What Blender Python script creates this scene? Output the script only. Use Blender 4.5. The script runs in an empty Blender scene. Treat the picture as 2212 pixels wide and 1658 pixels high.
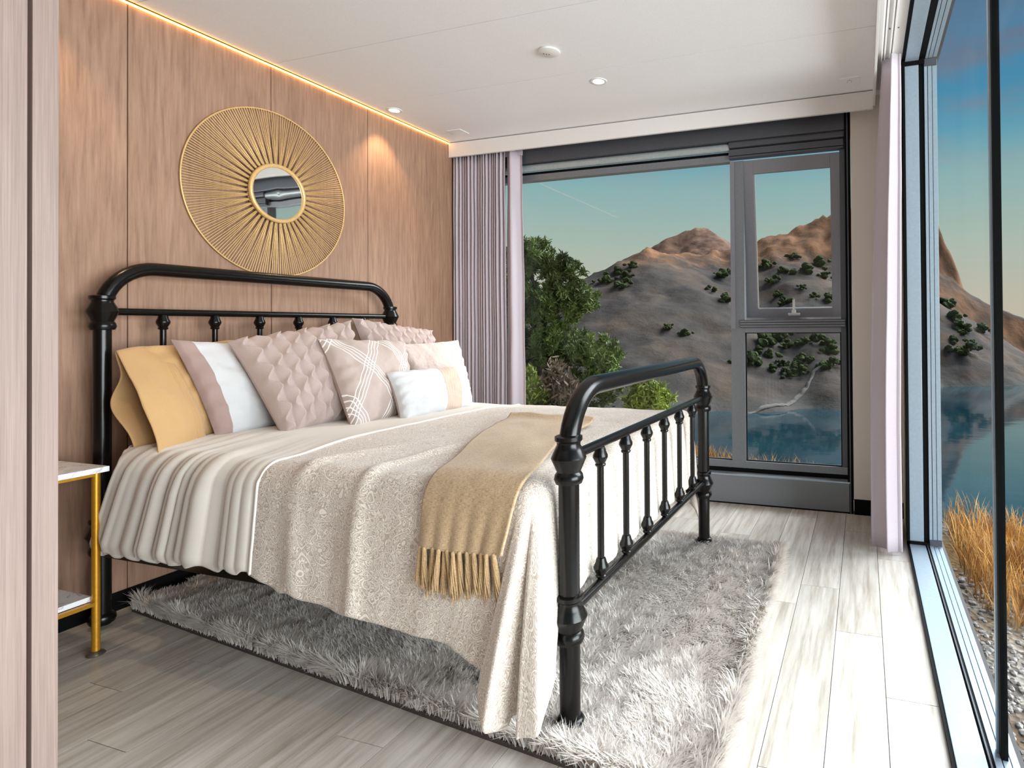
import bpy, bmesh, math, random
import numpy as np
from mathutils import Vector, Matrix

random.seed(7)
rng = np.random.default_rng(11)
scene = bpy.context.scene
COL = scene.collection
PI = math.pi

def lin(c):
    """sRGB 0-255 -> linear RGBA"""
    o = []
    for v in c[:3]:
        v = v / 255.0
        o.append(v / 12.92 if v <= .04045 else ((v + .055) / 1.055) ** 2.4)
    return (o[0], o[1], o[2], 1.0)

# ------------------------------------------------------------------ camera
W_PX, H_PX = 2212.0, 1658.0
FOCAL_PX, CX, CY = 1240.85, 1472.57, 694.56
YAW, ROLL, PITCH = .30612, -.00794, .00861
EYE = 1.29
fwd = Vector((-math.sin(YAW) * math.cos(PITCH), math.cos(YAW) * math.cos(PITCH), math.sin(PITCH)))
rgt0 = Vector((math.cos(YAW), math.sin(YAW), 0))
up0 = rgt0.cross(fwd)
rgt = rgt0 * math.cos(ROLL) + up0 * math.sin(ROLL)
upv = up0 * math.cos(ROLL) - rgt0 * math.sin(ROLL)
cam_d = bpy.data.cameras.new('camera')
cam = bpy.data.objects.new('camera', cam_d)
COL.objects.link(cam)
cam.matrix_world = Matrix(((rgt.x, upv.x, -fwd.x, 0), (rgt.y, upv.y, -fwd.y, 0), (rgt.z, upv.z, -fwd.z, EYE), (0, 0, 0, 1)))
cam_d.sensor_fit = 'HORIZONTAL'
cam_d.sensor_width = 36.0
cam_d.lens = FOCAL_PX / W_PX * 36.0
cam_d.shift_x = (W_PX / 2 - CX) / W_PX
cam_d.shift_y = (CY - H_PX / 2) / W_PX
cam_d.clip_start = .02
cam_d.clip_end = 6000
scene.camera = cam

# ------------------------------------------------------------------ world
world = bpy.data.worlds.new('dusk_sky')
scene.world = world
world.use_nodes = True
wt = world.node_tree
wt.nodes.clear()

def N(nt, kind, ins=None, **props):
    n = nt.nodes.new(kind)
    for k, v in props.items():
        setattr(n, k, v)
    for k, v in (ins or {}).items():
        s = n.inputs[k]
        if isinstance(v, bpy.types.NodeSocket):
            nt.links.new(v, s)
        else:
            s.default_value = v
    return n

def ramp(nt, fac, stops, interp='LINEAR'):
    n = nt.nodes.new('ShaderNodeValToRGB')
    cr = n.color_ramp
    cr.interpolation = interp
    while len(cr.elements) < len(stops):
        cr.elements.new(.5)
    for e, (p, c) in zip(cr.elements, stops):
        e.position = p
        e.color = c if len(c) == 4 else (*c, 1)
    nt.links.new(fac, n.inputs[0])
    return n.outputs[0]

def g(v):
    return (v, v, v, 1)

def math_n(nt, op, a, b=0.0, c=None, clamp=False):
    n = nt.nodes.new('ShaderNodeMath')
    n.operation = op
    n.use_clamp = clamp
    for i, v in enumerate((a, b) if c is None else (a, b, c)):
        if isinstance(v, bpy.types.NodeSocket):
            nt.links.new(v, n.inputs[i])
        else:
            n.inputs[i].default_value = v
    return n.outputs[0]

def mix(nt, fac, a, b, blend='MIX'):
    n = nt.nodes.new('ShaderNodeMix')
    n.data_type = 'RGBA'
    n.blend_type = blend
    for s, v in ((n.inputs[0], fac), (n.inputs[6], a), (n.inputs[7], b)):
        if isinstance(v, bpy.types.NodeSocket):
            nt.links.new(v, s)
        else:
            s.default_value = v
    return n.outputs[2]

tc = N(wt, 'ShaderNodeTexCoord')
sep = N(wt, 'ShaderNodeSeparateXYZ', {0: tc.outputs['Generated']})
elev = sep.outputs['Z']
sky_col = ramp(wt, elev, [(0.0, lin((196, 184, 166))), (.05, lin((190, 184, 168))), (.13, lin((172, 184, 172))), (.235, lin((138, 174, 176))),
                          (.295, lin((96, 154, 176))), (.35, lin((74, 136, 170))), (.55, lin((72, 116, 152))), (1.0, lin((84, 112, 146)))])
mp = N(wt, 'ShaderNodeMapping', {0: tc.outputs['Generated'], 'Scale': (2.6, 2.6, 9.0), 'Location': (3.1, 1.4, .35)})
cn = N(wt, 'ShaderNodeTexNoise', {'Vector': mp.outputs[0], 'Scale': 1.5, 'Detail': 6.0, 'Roughness': .55})
cmask = ramp(wt, cn.outputs[0], [(.42, g(0)), (.58, g(1))])
chigh = ramp(wt, elev, [(.20, g(0)), (.33, g(.8)), (.6, g(1))])
cl = math_n(wt, 'MAXIMUM', math_n(wt, 'MULTIPLY', cmask, chigh), ramp(wt, math_n(wt, 'ADD', elev, math_n(wt, 'MULTIPLY', cn.outputs[0], .12)), [(.44, g(0)), (.52, g(.85))]))
ccol = ramp(wt, elev, [(.2, lin((176, 168, 166))), (.33, lin((118, 128, 146))), (.5, lin((86, 102, 128)))])
wc = mix(wt, cl, sky_col, ccol)
bg = N(wt, 'ShaderNodeBackground', {0: wc, 1: 1.0})
wo = N(wt, 'ShaderNodeOutputWorld', {0: bg.outputs[0]})

# ------------------------------------------------------------------ sun and added fill light
sun_d = bpy.data.lights.new('sun_offscreen', 'SUN')
sun_d.energy = 9.4
sun_d.angle = math.radians(50)
sun_d.color = (.93, .96, 1.0)
sun = bpy.data.objects.new('sun_offscreen', sun_d)
COL.objects.link(sun)
to_sun = Vector((.60, .62, .72))
sun.rotation_euler = to_sun.to_track_quat('Z', 'Y').to_euler()
fill_d = bpy.data.lights.new('fill_right_offscreen', 'AREA')  # added area fill beyond the glass, brightens the room in place of daylight
fill_d.shape = 'RECTANGLE'
fill_d.size, fill_d.size_y = 6.0, 3.0
fill_d.energy = 980
fill_d.color = (.92, .96, 1.0)
fill = bpy.data.objects.new('fill_right_offscreen', fill_d)
COL.objects.link(fill)
fill.location = (5.2, .3, 1.5)
fill.rotation_euler = (Vector((5.2, .3, 1.5)) - Vector((-2.0, .9, 1.6))).to_track_quat('Z', 'Y').to_euler()

# ------------------------------------------------------------------ exposure
scene.view_settings.view_transform = 'Standard'
scene.view_settings.look = 'None'
scene.view_settings.exposure = 0.08
scene.view_settings.gamma = 1.0
scene.view_settings.use_curve_mapping = False

# ------------------------------------------------------------------ object helpers
def tag(o, label=None, cat=None, group=None, kind=None):
    if label: o['label'] = label
    if cat: o['category'] = cat
    if group: o['group'] = group
    if kind: o['kind'] = kind
    return o

def empty(name, loc=(0, 0, 0)):
    o = bpy.data.objects.new(name, None)
    o.location = loc
    o.empty_display_size = .05
    COL.objects.link(o)
    return o

def link(name, me, m=None, parent=None):
    o = bpy.data.objects.new(name, me)
    COL.objects.link(o)
    if m is not None and not me.materials:
        me.materials.append(m)
    if parent is not None:
        o.parent = parent
        o.matrix_parent_inverse = Matrix.Translation(-Vector(parent.location)) if parent.type == 'EMPTY' else Matrix()
    return o

def mesh(name, V, F, uv=None, smooth=True):
    me = bpy.data.meshes.new(name)
    V = np.asarray(V, float)
    me.from_pydata(V.tolist(), [], F if isinstance(F, list) else F.tolist())
    if uv is not None:
        uv = np.asarray(uv, float)
        lay = me.uv_layers.new(name='UVMap')
        li = np.empty(len(me.loops), np.int32)
        me.loops.foreach_get('vertex_index', li)
        lay.data.foreach_set('uv', uv[li].astype(np.float32).ravel())
    if smooth:
        me.polygons.foreach_set('use_smooth', np.ones(len(me.polygons), bool))
    me.update()
    return me

def mk(name, V, F, m, parent=None, uv=None, smooth=True):
    return link(name, mesh(name, V, F, uv, smooth), m, parent)

def grid_faces(nu, nv, closed_u=False, off=0):
    f = []
    for i in range(nu if closed_u else nu - 1):
        i2 = (i + 1) % nu
        for j in range(nv - 1):
            f.append((off + i * nv + j, off + i2 * nv + j, off + i2 * nv + j + 1, off + i * nv + j + 1))
    return f

class MB:
    """collects simple solids into one mesh"""
    def __init__(self):
        self.v, self.f = [], []
    def add(self, V, F):
        o = len(self.v)
        self.v += [tuple(map(float, p)) for p in V]
        self.f += [tuple(i + o for i in q) for q in F]
        return self
    def box(self, x0, x1, y0, y1, z0, z1):
        V = [(x, y, z) for x in (x0, x1) for y in (y0, y1) for z in (z0, z1)]
        return self.add(V, [(0, 1, 3, 2), (4, 6, 7, 5), (0, 4, 5, 1), (2, 3, 7, 6), (0, 2, 6, 4), (1, 5, 7, 3)])
    def lathe(self, prof, n=20, at=(0, 0, 0), cap=True):
        V = [(at[0] + r * math.cos(2 * PI * i / n), at[1] + r * math.sin(2 * PI * i / n), at[2] + z) for i in range(n) for z, r in prof]
        k = len(prof)
        F = grid_faces(n, k, True)
        if cap:
            F += [tuple(i * k for i in range(n))[::-1], tuple(i * k + k - 1 for i in range(n))]
        return self.add(V, F)
    def tube(self, path, r, n=14, cap=True, ref=(1, 0, 0)):
        P = [Vector(p) for p in path]
        V = []
        rr = r if isinstance(r, (list, tuple)) else [r] * len(P)
        for i, p in enumerate(P):
            t = (P[min(i + 1, len(P) - 1)] - P[max(i - 1, 0)]).normalized()
            a = Vector(ref)
            if abs(a.dot(t)) > .95:
                a = Vector((0, 0, 1)) if abs(t.z) < .9 else Vector((0, 1, 0))
            b = t.cross(a).normalized()
            a = b.cross(t).normalized()
            V += [p + (a * math.cos(2 * PI * k / n) + b * math.sin(2 * PI * k / n)) * rr[i] for k in range(n)]
        F = [(i * n + k, i * n + (k + 1) % n, (i + 1) * n + (k + 1) % n, (i + 1) * n + k) for i in range(len(P) - 1) for k in range(n)]
        if cap:
            F += [tuple(range(n))[::-1], tuple((len(P) - 1) * n + k for k in range(n))]
        return self.add(V, F)
    def build(self, name, m, parent=None, bevel=0, smooth=False, auto=None):
        me = mesh(name, self.v, self.f, smooth=smooth)
        if bevel or auto:
            bm = bmesh.new()
            bm.from_mesh(me)
            if bevel:
                bmesh.ops.bevel(bm, geom=list(bm.edges), offset=bevel, segments=2, affect='EDGES', profile=.7)
            bmesh.ops.recalc_face_normals(bm, faces=bm.faces)
            bm.to_mesh(me)
            bm.free()
        else:
            bm = bmesh.new(); bm.from_mesh(me)
            bmesh.ops.recalc_face_normals(bm, faces=bm.faces)
            bm.to_mesh(me); bm.free()
        if auto:
            for p in me.polygons: p.use_smooth = True
            try:
                me.set_sharp_from_angle(angle=math.radians(auto))
            except Exception:
                pass
        return link(name, me, m, parent)

def box(name, m, parent, x0, x1, y0, y1, z0, z1, bevel=0):
    return MB().box(x0, x1, y0, y1, z0, z1).build(name, m, parent, bevel)

def vnoise(x, y, seed=0):
    x = np.asarray(x, float); y = np.asarray(y, float)
    xi = np.floor(x).astype(np.int64); yi = np.floor(y).astype(np.int64)
    xf = x - xi; yf = y - yi
    def hsh(a, b):
        n = (a * 374761393 + b * 668265263 + seed * 144665) & 0x7fffffff
        n = ((n ^ (n >> 13)) * 1274126177) & 0x7fffffff
        return ((n ^ (n >> 16)) & 0xffff) / 65535.0
    u = xf * xf * (3 - 2 * xf); v = yf * yf * (3 - 2 * yf)
    a = hsh(xi, yi); b = hsh(xi + 1, yi); c = hsh(xi, yi + 1); d = hsh(xi + 1, yi + 1)
    return (a + (b - a) * u) * (1 - v) + (c + (d - c) * u) * v

def fbm(x, y, seed=0, octv=4):
    s = 0.0; a = 0.5; t = 0.0
    for k in range(octv):
        s = s + a * vnoise(x * 2 ** k, y * 2 ** k, seed + k * 17); t += a; a *= 0.5
    return s / t - 0.5

def sst(a, b, x):
    t = np.clip((np.asarray(x, float) - a) / (b - a), 0, 1)
    return t * t * (3 - 2 * t)

# ------------------------------------------------------------------ materials
def new_mat(name, col=(128, 128, 128), rough=.5, metal=0.0, spec=.5, sheen=0.0):
    m = bpy.data.materials.new(name)
    m.use_nodes = True
    b = m.node_tree.nodes['Principled BSDF']
    b.inputs['Base Color'].default_value = lin(col)
    b.inputs['Roughness'].default_value = rough
    b.inputs['Metallic'].default_value = metal
    b.inputs['Specular IOR Level'].default_value = spec
    if sheen:
        b.inputs['Sheen Weight'].default_value = sheen
    return m, m.node_tree, b

def setc(nt, b, sock, name='Base Color'):
    nt.links.new(sock, b.inputs[name])

def bump(nt, b, h, strength=.3, dist=.01):
    n = N(nt, 'ShaderNodeBump', {'Strength': strength, 'Distance': dist, 'Height': h})
    nt.links.new(n.outputs[0], b.inputs['Normal'])

def coords(nt, scale, which='Object', rnd=True):
    t = N(nt, 'ShaderNodeTexCoord')
    v = t.outputs[which]
    if rnd:
        oi = N(nt, 'ShaderNodeObjectInfo')
        k = math_n(nt, 'MULTIPLY', oi.outputs['Random'], 37.0)
        cmb = N(nt, 'ShaderNodeCombineXYZ', {0: k, 1: k, 2: k})
        v = N(nt, 'ShaderNodeVectorMath', {0: v, 1: cmb.outputs[0]}, operation='ADD').outputs[0]
    return N(nt, 'ShaderNodeMapping', {0: v, 'Scale': scale}).outputs[0]

def wood(name, dark, mid, light, scale, rough=.5, pores=.5, vary=.06, ring=5.0, spec=.4):
    """grain runs along the axis with the smallest scale"""
    m, nt, b = new_mat(name, mid, rough, spec=spec)
    v = coords(nt, scale)
    n1 = N(nt, 'ShaderNodeTexNoise', {'Vector': v, 'Scale': .55, 'Detail': 3.0, 'Roughness': .5, 'Distortion': .4})
    rings = math_n(nt, 'PINGPONG', math_n(nt, 'MULTIPLY', n1.outputs[0], ring), .5)
    rl = ramp(nt, rings, [(0.0, g(0)), (.10, g(.55)), (.5, g(1))])
    n2 = N(nt, 'ShaderNodeTexNoise', {'Vector': v, 'Scale': 5.0, 'Detail': 6.0, 'Roughness': .65})
    n3 = N(nt, 'ShaderNodeTexNoise', {'Vector': v, 'Scale': 1.1, 'Detail': 4.0, 'Roughness': .6})
    base = ramp(nt, n2.outputs[0], [(.3, lin(dark)), (.5, lin(mid)), (.7, lin(light))])
    base = mix(nt, math_n(nt, 'MULTIPLY', math_n(nt, 'SUBTRACT', 1.0, rl), pores), base, lin(dark))
    blot = ramp(nt, n3.outputs[0], [(.35, g(.93)), (.65, g(1.04))])
    base = mix(nt, 1.0, base, blot, 'MULTIPLY')
    oi = N(nt, 'ShaderNodeObjectInfo')
    tone = math_n(nt, 'MULTIPLY_ADD', oi.outputs['Random'], vary * 2, 1 - vary)
    cmb = N(nt, 'ShaderNodeCombineColor', {0: tone, 1: tone, 2: tone})
    base = mix(nt, 1.0, base, cmb.outputs[0], 'MULTIPLY')
    setc(nt, b, base)
    bump(nt, b, n2.outputs[0], .12, .002)
    return m

M = {}
M['wall_wood'] = wood('wall_wood', (128, 97, 79), (150, 116, 95), (163, 130, 108), (11, 11, .8), .55, .22, .02, 4.0)
M['part_wood'] = wood('partition_wood', (128, 108, 100), (139, 119, 111), (150, 130, 122), (60, 60, .8), .5, .06, .02, 3.0)
M['floor_wood'] = wood('floor_wood', (160, 150, 138), (197, 190, 181), (214, 210, 204), (7, .5, 7), .38, .42, .07, 7.0)

m, nt, b = new_mat('ceiling_board', (240, 240, 242), .6)
v = coords(nt, (90, 30, 30), rnd=False)
n1 = N(nt, 'ShaderNodeTexNoise', {'Vector': v, 'Scale': 3.0, 'Detail': 3.0})
setc(nt, b, ramp(nt, n1.outputs[0], [(.3, lin((234, 234, 236))), (.7, lin((242, 242, 244)))]))
M['ceiling'] = m
M['white_trim'] = new_mat('white_trim', (226, 223, 221), .45)[0]
M['seam'] = new_mat('seam_dark', (70, 66, 66), .8)[0]
M['backing'] = new_mat('backing_board', (104, 82, 68), .8)[0]
M['black'] = new_mat('black_gap', (8, 8, 9), .6, spec=.1)[0]
M['beige_wall'] = new_mat('beige_wall', (222, 213, 205), .7)[0]

def noisy(name, col, rough, metal, amt, sc, bmp=0.0, spec=.5):
    m, nt, b = new_mat(name, col, rough, metal, spec)
    v = coords(nt, (sc, sc, sc), rnd=False)
    n = N(nt, 'ShaderNodeTexNoise', {'Vector': v, 'Scale': 1.0, 'Detail': 4.0, 'Roughness': .6})
    d = [max(0, c * (1 - amt)) for c in col]; l = [min(255, c * (1 + amt)) for c in col]
    setc(nt, b, ramp(nt, n.outputs[0], [(.3, lin(d)), (.7, lin(l))]))
    if bmp:
        bump(nt, b, n.outputs[0], bmp, .002)
    return m

M['frame_grey'] = noisy('anodised_dark_grey', (122, 125, 130), .42, .35, .05, 180)
M['frame_dark'] = noisy('charcoal_metal', (82, 84, 91), .45, .35, .06, 180)
M['roller'] = noisy('roller_tube_grey', (160, 168, 170), .4, .2, .04, 60)
M['sill_metal'] = noisy('pale_sill_metal', (168, 180, 190), .28, .55, .03, 60)
M['sash_grey'] = noisy('sash_grey', (130, 130, 138), .42, .3, .04, 140)
M['slider_metal'] = noisy('slider_pale_metal', (158, 172, 184), .35, .35, .03, 60)
M['chrome'] = new_mat('chrome', (205, 208, 212), .2, .9)[0]
M['iron'] = noisy('black_enamel_iron', (12, 10, 9), .24, .0, .2, 220, .06, .3)
M['gold'] = noisy('brushed_gold', (214, 176, 118), .4, .3, .06, 90)
M['gold_leg'] = noisy('yellow_gold_leg', (198, 142, 40), .35, .65, .05, 90)
M['nickel'] = new_mat('nickel_glide', (150, 140, 125), .3, .9)[0]

m, nt, b = new_mat('white_marble', (232, 230, 230), .25)
v = coords(nt, (5, 5, 5), rnd=False)
n1 = N(nt, 'ShaderNodeTexNoise', {'Vector': v, 'Scale': 1.6, 'Detail': 8.0, 'Distortion': 1.5})
vein = ramp(nt, math_n(nt, 'ABSOLUTE', math_n(nt, 'SUBTRACT', n1.outputs[0], .5)), [(0, lin((190, 190, 196))), (.03, lin((236, 235, 236)))])
setc(nt, b, vein)
M['marble'] = m

m, nt, b = new_mat('mirror_silver', (240, 240, 240), .02, 1.0)
M['mirror'] = m

def glass_mat(name, tint=(.96, .985, .98)):
    m = bpy.data.materials.new(name)
    m.use_nodes = True
    nt = m.node_tree
    nt.nodes.clear()
    tr = N(nt, 'ShaderNodeBsdfTransparent', {0: (*tint, 1)})
    gl = N(nt, 'ShaderNodeBsdfGlossy', {0: (1, 1, 1, 1), 'Roughness': .0})
    mx = N(nt, 'ShaderNodeMixShader', {0: .006, 1: tr.outputs[0], 2: gl.outputs[0]})
    N(nt, 'ShaderNodeOutputMaterial', {0: mx.outputs[0]})
    return m
M['glass'] = glass_mat('window_glass')

def emit(name, col, strength):
    m = bpy.data.materials.new(name)
    m.use_nodes = True
    nt = m.node_tree
    nt.nodes.clear()
    e = N(nt, 'ShaderNodeEmission', {0: col, 1: strength})
    N(nt, 'ShaderNodeOutputMaterial', {0: e.outputs[0]})
    return m
M['led'] = emit('led_strip_glow', (1.0, .46, .08, 1), 11.0)
M['lamp'] = emit('downlight_glow', (1.0, .86, .62, 1), 14.0)

def fabric(name, col, weave=900, amt=.05, bmp=.12, rough=.85, sheen=.25, uv=False):
    m, nt, b = new_mat(name, col, rough, spec=.2, sheen=sheen)
    v = coords(nt, (weave, weave, weave), 'UV' if uv else 'Object', rnd=False)
    n = N(nt, 'ShaderNodeTexNoise', {'Vector': v, 'Scale': 1.0, 'Detail': 2.0})
    d = [c * (1 - amt) for c in col]; l = [min(255, c * (1 + amt)) for c in col]
    setc(nt, b, ramp(nt, n.outputs[0], [(.3, lin(d)), (.7, lin(l))]))
    if bmp:
        bump(nt, b, n.outputs[0], bmp, .002)
    return m

M['curtain'] = fabric('mauve_curtain', (186, 174, 182), 400, .04, .05, .8, .2)
M['cream'] = fabric('cream_satin', (208, 199, 189), 500, .02, .04, .55, .3)
M['piping'] = fabric('ivory_piping', (240, 234, 224), 500, .02, .03)
M['tan'] = fabric('tan_cotton', (188, 150, 104), 500, .03, .06, .8)
M['white_cloth'] = fabric('white_cotton', (200, 199, 201), 500, .02, .05, .8)
M['taupe'] = fabric('taupe_cotton', (178, 158, 152), 500, .04, .06, .75)
M['taupe_dark'] = fabric('taupe_flange', (160, 136, 130), 500, .04, .06, .75)
M['band'] = fabric('pleated_band', (196, 174, 158), 500, .03, .05)
M['mattress'] = fabric('mattress_ticking', (225, 225, 228), 200, .02, .05)

# damask woven duvet
def damask(name, ground, line, scale=1.0, sheen=.3, amount=1.0):
    m, nt, b = new_mat(name, ground, .6, spec=.3, sheen=sheen)
    t = N(nt, 'ShaderNodeTexCoord')
    mp = N(nt, 'ShaderNodeMapping', {0: t.outputs['UV'], 'Scale': (scale, scale, scale)}).outputs[0]
    n1 = N(nt, 'ShaderNodeTexNoise', {'Vector': mp, 'Scale': 17.0, 'Detail': .4, 'Distortion': 2.2})
    pp = math_n(nt, 'PINGPONG', math_n(nt, 'MULTIPLY', n1.outputs[0], 7.0), .5)
    l1 = ramp(nt, pp, [(.22, g(0)), (.32, g(1))])
    sx_ = N(nt, 'ShaderNodeSeparateXYZ', {0: mp})
    q1 = math_n(nt, 'SINE', math_n(nt, 'MULTIPLY', math_n(nt, 'ADD', sx_.outputs[0], sx_.outputs[1]), 13.0))
    q2 = math_n(nt, 'SINE', math_n(nt, 'MULTIPLY', math_n(nt, 'SUBTRACT', sx_.outputs[0], sx_.outputs[1]), 13.0))
    n4 = N(nt, 'ShaderNodeTexNoise', {'Vector': mp, 'Scale': 9.0, 'Detail': 1.0})
    md = math_n(nt, 'ADD', math_n(nt, 'MULTIPLY', q1, q2), math_n(nt, 'MULTIPLY_ADD', n4.outputs[0], 1.2, -.6))
    mdist = math_n(nt, 'PINGPONG', math_n(nt, 'ADD', md, 3.0), .34)
    l2 = ramp(nt, mdist, [(.025, g(1)), (.05, g(0))])
    gap = ramp(nt, mdist, [(.05, g(0)), (.09, g(1))])
    l1 = math_n(nt, 'MULTIPLY', l1, gap)
    ln = math_n(nt, 'MAXIMUM', l1, l2)
    ln = math_n(nt, 'MULTIPLY', ln, amount)
    setc(nt, b, mix(nt, ln, lin(ground), lin(line)))
    rg = math_n(nt, 'MULTIPLY_ADD', ln, -.2, .62)
    nt.links.new(rg, b.inputs['Roughness'])
    bump(nt, b, ln, .25, .0015)
    return m
M['damask'] = damask('damask_woven', (182, 164, 152), (230, 220, 208), 1.7)
M['lace'] = damask('sham_lace', (176, 164, 150), (206, 196, 184), 4)

# throw: coarse woven
m, nt, b = new_mat('tan_throw_weave', (196, 164, 122), .85, spec=.15, sheen=.3)
t = N(nt, 'ShaderNodeTexCoord')
a1 = N(nt, 'ShaderNodeTexNoise', {'Vector': N(nt, 'ShaderNodeMapping', {0: t.outputs['UV'], 'Scale': (700, 60, 1)}).outputs[0], 'Scale': 1.0, 'Detail': 3.0})
a2 = N(nt, 'ShaderNodeTexNoise', {'Vector': N(nt, 'ShaderNodeMapping', {0: t.outputs['UV'], 'Scale': (60, 700, 1)}).outputs[0], 'Scale': 1.0, 'Detail': 3.0})
w = math_n(nt, 'MULTIPLY', math_n(nt, 'ADD', a1.outputs[0], a2.outputs[0]), .5)
setc(nt, b, ramp(nt, w, [(.36, lin((128, 100, 74))), (.46, lin((178, 148, 114))), (.62, lin((202, 176, 142)))]))
bump(nt, b, w, .35, .002)
M['throw'] = m
M['tassel'] = fabric('tan_tassel', (188, 156, 116), 300, .12, .1)

# embroidered diamond pillow: groups of fine white lines crossing
m, nt, b = new_mat('diamond_embroidery', (178, 160, 152), .75, spec=.2, sheen=.2)
t = N(nt, 'ShaderNodeTexCoord')
sp = N(nt, 'ShaderNodeSeparateXYZ', {0: t.outputs['UV']})
def line_group(sign, off):
    s = math_n(nt, 'ADD', math_n(nt, 'MULTIPLY_ADD', sp.outputs['Y'], .62 * sign, off), sp.outputs['X'])
    s = math_n(nt, 'MODULO', math_n(nt, 'ADD', s, 4.0), .52)
    inband = math_n(nt, 'LESS_THAN', s, .16)
    fr = math_n(nt, 'MODULO', s, .04)
    ln = math_n(nt, 'LESS_THAN', math_n(nt, 'ABSOLUTE', math_n(nt, 'SUBTRACT', fr, .02)), .0050)
    return math_n(nt, 'MULTIPLY', ln, inband)
ln = math_n(nt, 'MAXIMUM', line_group(1.0, .08), line_group(-1.0, .30))
setc(nt, b, mix(nt, ln, lin((180, 162, 155)), lin((240, 236, 232))))
bump(nt, b, ln, .4, .002)
M['diamond'] = m

# crinkled velvet
m, nt, b = new_mat('crinkled_velvet', (190, 170, 163), .7, spec=.25, sheen=.5)
v = coords(nt, (60, 60, 60), rnd=False)
n1 = N(nt, 'ShaderNodeTexVoronoi', {'Vector': v, 'Scale': 1.0}, feature='SMOOTH_F1')
bump(nt, b, n1.outputs['Distance'], .5, .006)
M['crinkle'] = m

# rug
m, nt, b = new_mat('shag_pile', (196, 184, 176), .32, spec=.6, sheen=.3)
at = N(nt, 'ShaderNodeAttribute', attribute_name='strand_tint')
setc(nt, b, ramp(nt, at.outputs['Fac'], [(0.0, lin((208, 198, 188))), (.5, lin((238, 231, 225))), (1.0, lin((252, 249, 246)))]))
tl = N(nt, 'ShaderNodeBsdfTranslucent', {0: lin((232, 225, 219))})
ms = N(nt, 'ShaderNodeMixShader', {0: .45, 1: b.outputs[0], 2: tl.outputs[0]})
nt.links.new(ms.outputs[0], nt.nodes['Material Output'].inputs[0])
M['pile'] = m
M['rug_back'] = noisy('rug_binding', (66, 56, 52), .9, 0, .3, 300, .4)

# ================================================================== ROOM
WX = -3.304          # wood wall plane
CZ = 2.847           # ceiling
YP = 3.991           # pelmet front
YW = 4.10            # window wall inner face
YG = 4.19            # window frame plane
XR = .244            # inner edge of the glass wall frame
Y0 = -1.6            # end of the modelled room behind the viewer

# ---- floor of separate planks
floor = tag(box('floor', M['seam'], None, WX - .1, .44, Y0, YG + .05, -.05, -.006), kind='structure')
PLW, PLL, GAP = .186, 1.24, .0022
pm = None
nx = int(math.ceil((XR + .01 - WX) / PLW))
for i in range(nx):
    xa = XR + .004 - (i + 1) * PLW
    off = (.37 * i * 1.7 + .21 * (i % 3)) % PLL
    j = 0
    y = Y0 - off
    while y < YW + .05:
        ya, yb = max(y, Y0), min(y + PLL, YW + .06)
        if yb - ya > .02:
            full = abs((yb - ya) - PLL) < 1e-6 and xa > WX - .02
            if full and pm is not None:
                o = bpy.data.objects.new('plank', pm)
                COL.objects.link(o)
                o.parent = floor
                o.location = (xa, ya, 0)
            else:
                L = yb - ya
                o = box('plank', M['floor_wood'], floor, GAP / 2, PLW - GAP / 2, GAP / 2, L - GAP / 2, -.01, 0, .0008)
                o.location = (xa, ya, 0)
                if full:
                    pm = o.data
        y += PLL

# ---- ceiling boards with open joints running across the room
ceiling = tag(box('ceiling', M['seam'], None, WX - .1, .44, Y0, YG + .1, CZ + .012, CZ + .10), kind='structure')
ys = [Y0, -.2, .48, 1.145, 1.811, 2.477, 3.144, YP + .012]
for a, b2 in zip(ys[:-1], ys[1:]):
    box('ceiling_board', M['ceiling'], ceiling, WX + .018, .085, a + .0018, b2 - .0018, CZ, CZ + .02, .0008)
# recess strip over the curtain tracks along the glass wall
box('track_recess', M['white_trim'], ceiling, .085, .235, Y0, YW, CZ + .002, CZ + .02)
box('pocket_board', M['white_trim'], ceiling, WX, .085, YP + .012, YW + .02, CZ + .001, CZ + .02)

# ---- pelmets
pel = tag(box('trim_1', M['white_trim'], None, WX + .005, .075, YP, YP + .022, 2.722, CZ - .007, .0015), kind='structure')
pel2 = tag(box('trim_2', M['white_trim'], None, .075, .089, Y0, YP + .022, 2.742, CZ + .001, .0015), kind='structure')

# ---- curtain tracks
for n_, xa in (('a', .125), ('b', .168)):
    t = empty('curtain_track', (xa, 1.2, CZ - .02))
    tag(t, 'slim white curtain track nearer the ceiling edge above the glass wall' if n_ == 'a' else 'slim white curtain track nearer the glass, above the sliding window', 'track')
    box('rail', M['white_trim'], t, xa - .012, xa - .003, Y0 + .1, YW - .1, CZ - .016, CZ + .002, .002)
    box('rail', M['white_trim'], t, xa + .003, xa + .012, Y0 + .1, YW - .1, CZ - .016, CZ + .002, .002)
    for k in range(3):
        MB().lathe([(0, .004), (.003, .004)], 10, (xa + .024, 3.2 - k * 1.0, CZ - .003)).build('screw', M['frame_dark'], t)

# ---- wood wall in tall boards
wl = tag(box('wall_left', M['backing'], None, WX - .12, WX - .018, Y0, YG + .1, 0, CZ + .05), kind='structure')
seams = [Y0, -.28, .41, 1.10, 1.793, 2.483, 3.172, YW + .02]
for a, b2 in zip(seams[:-1], seams[1:]):
    box('wood_panel', M['wall_wood'], wl, WX - .018, WX, a + .0022, b2 - .0022, .085, CZ - .012, .0012)
tag(box('baseboard_left', M['black'], None, WX - .016, WX + .006, Y0, YW, 0, .085), kind='structure')
led = tag(box('led_strip', M['led'], None, WX + .001, WX + .011, Y0, YP - .002, CZ - .011, CZ - .004), 'glowing amber strip light along the top of the wood wall', 'strip light')

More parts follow.
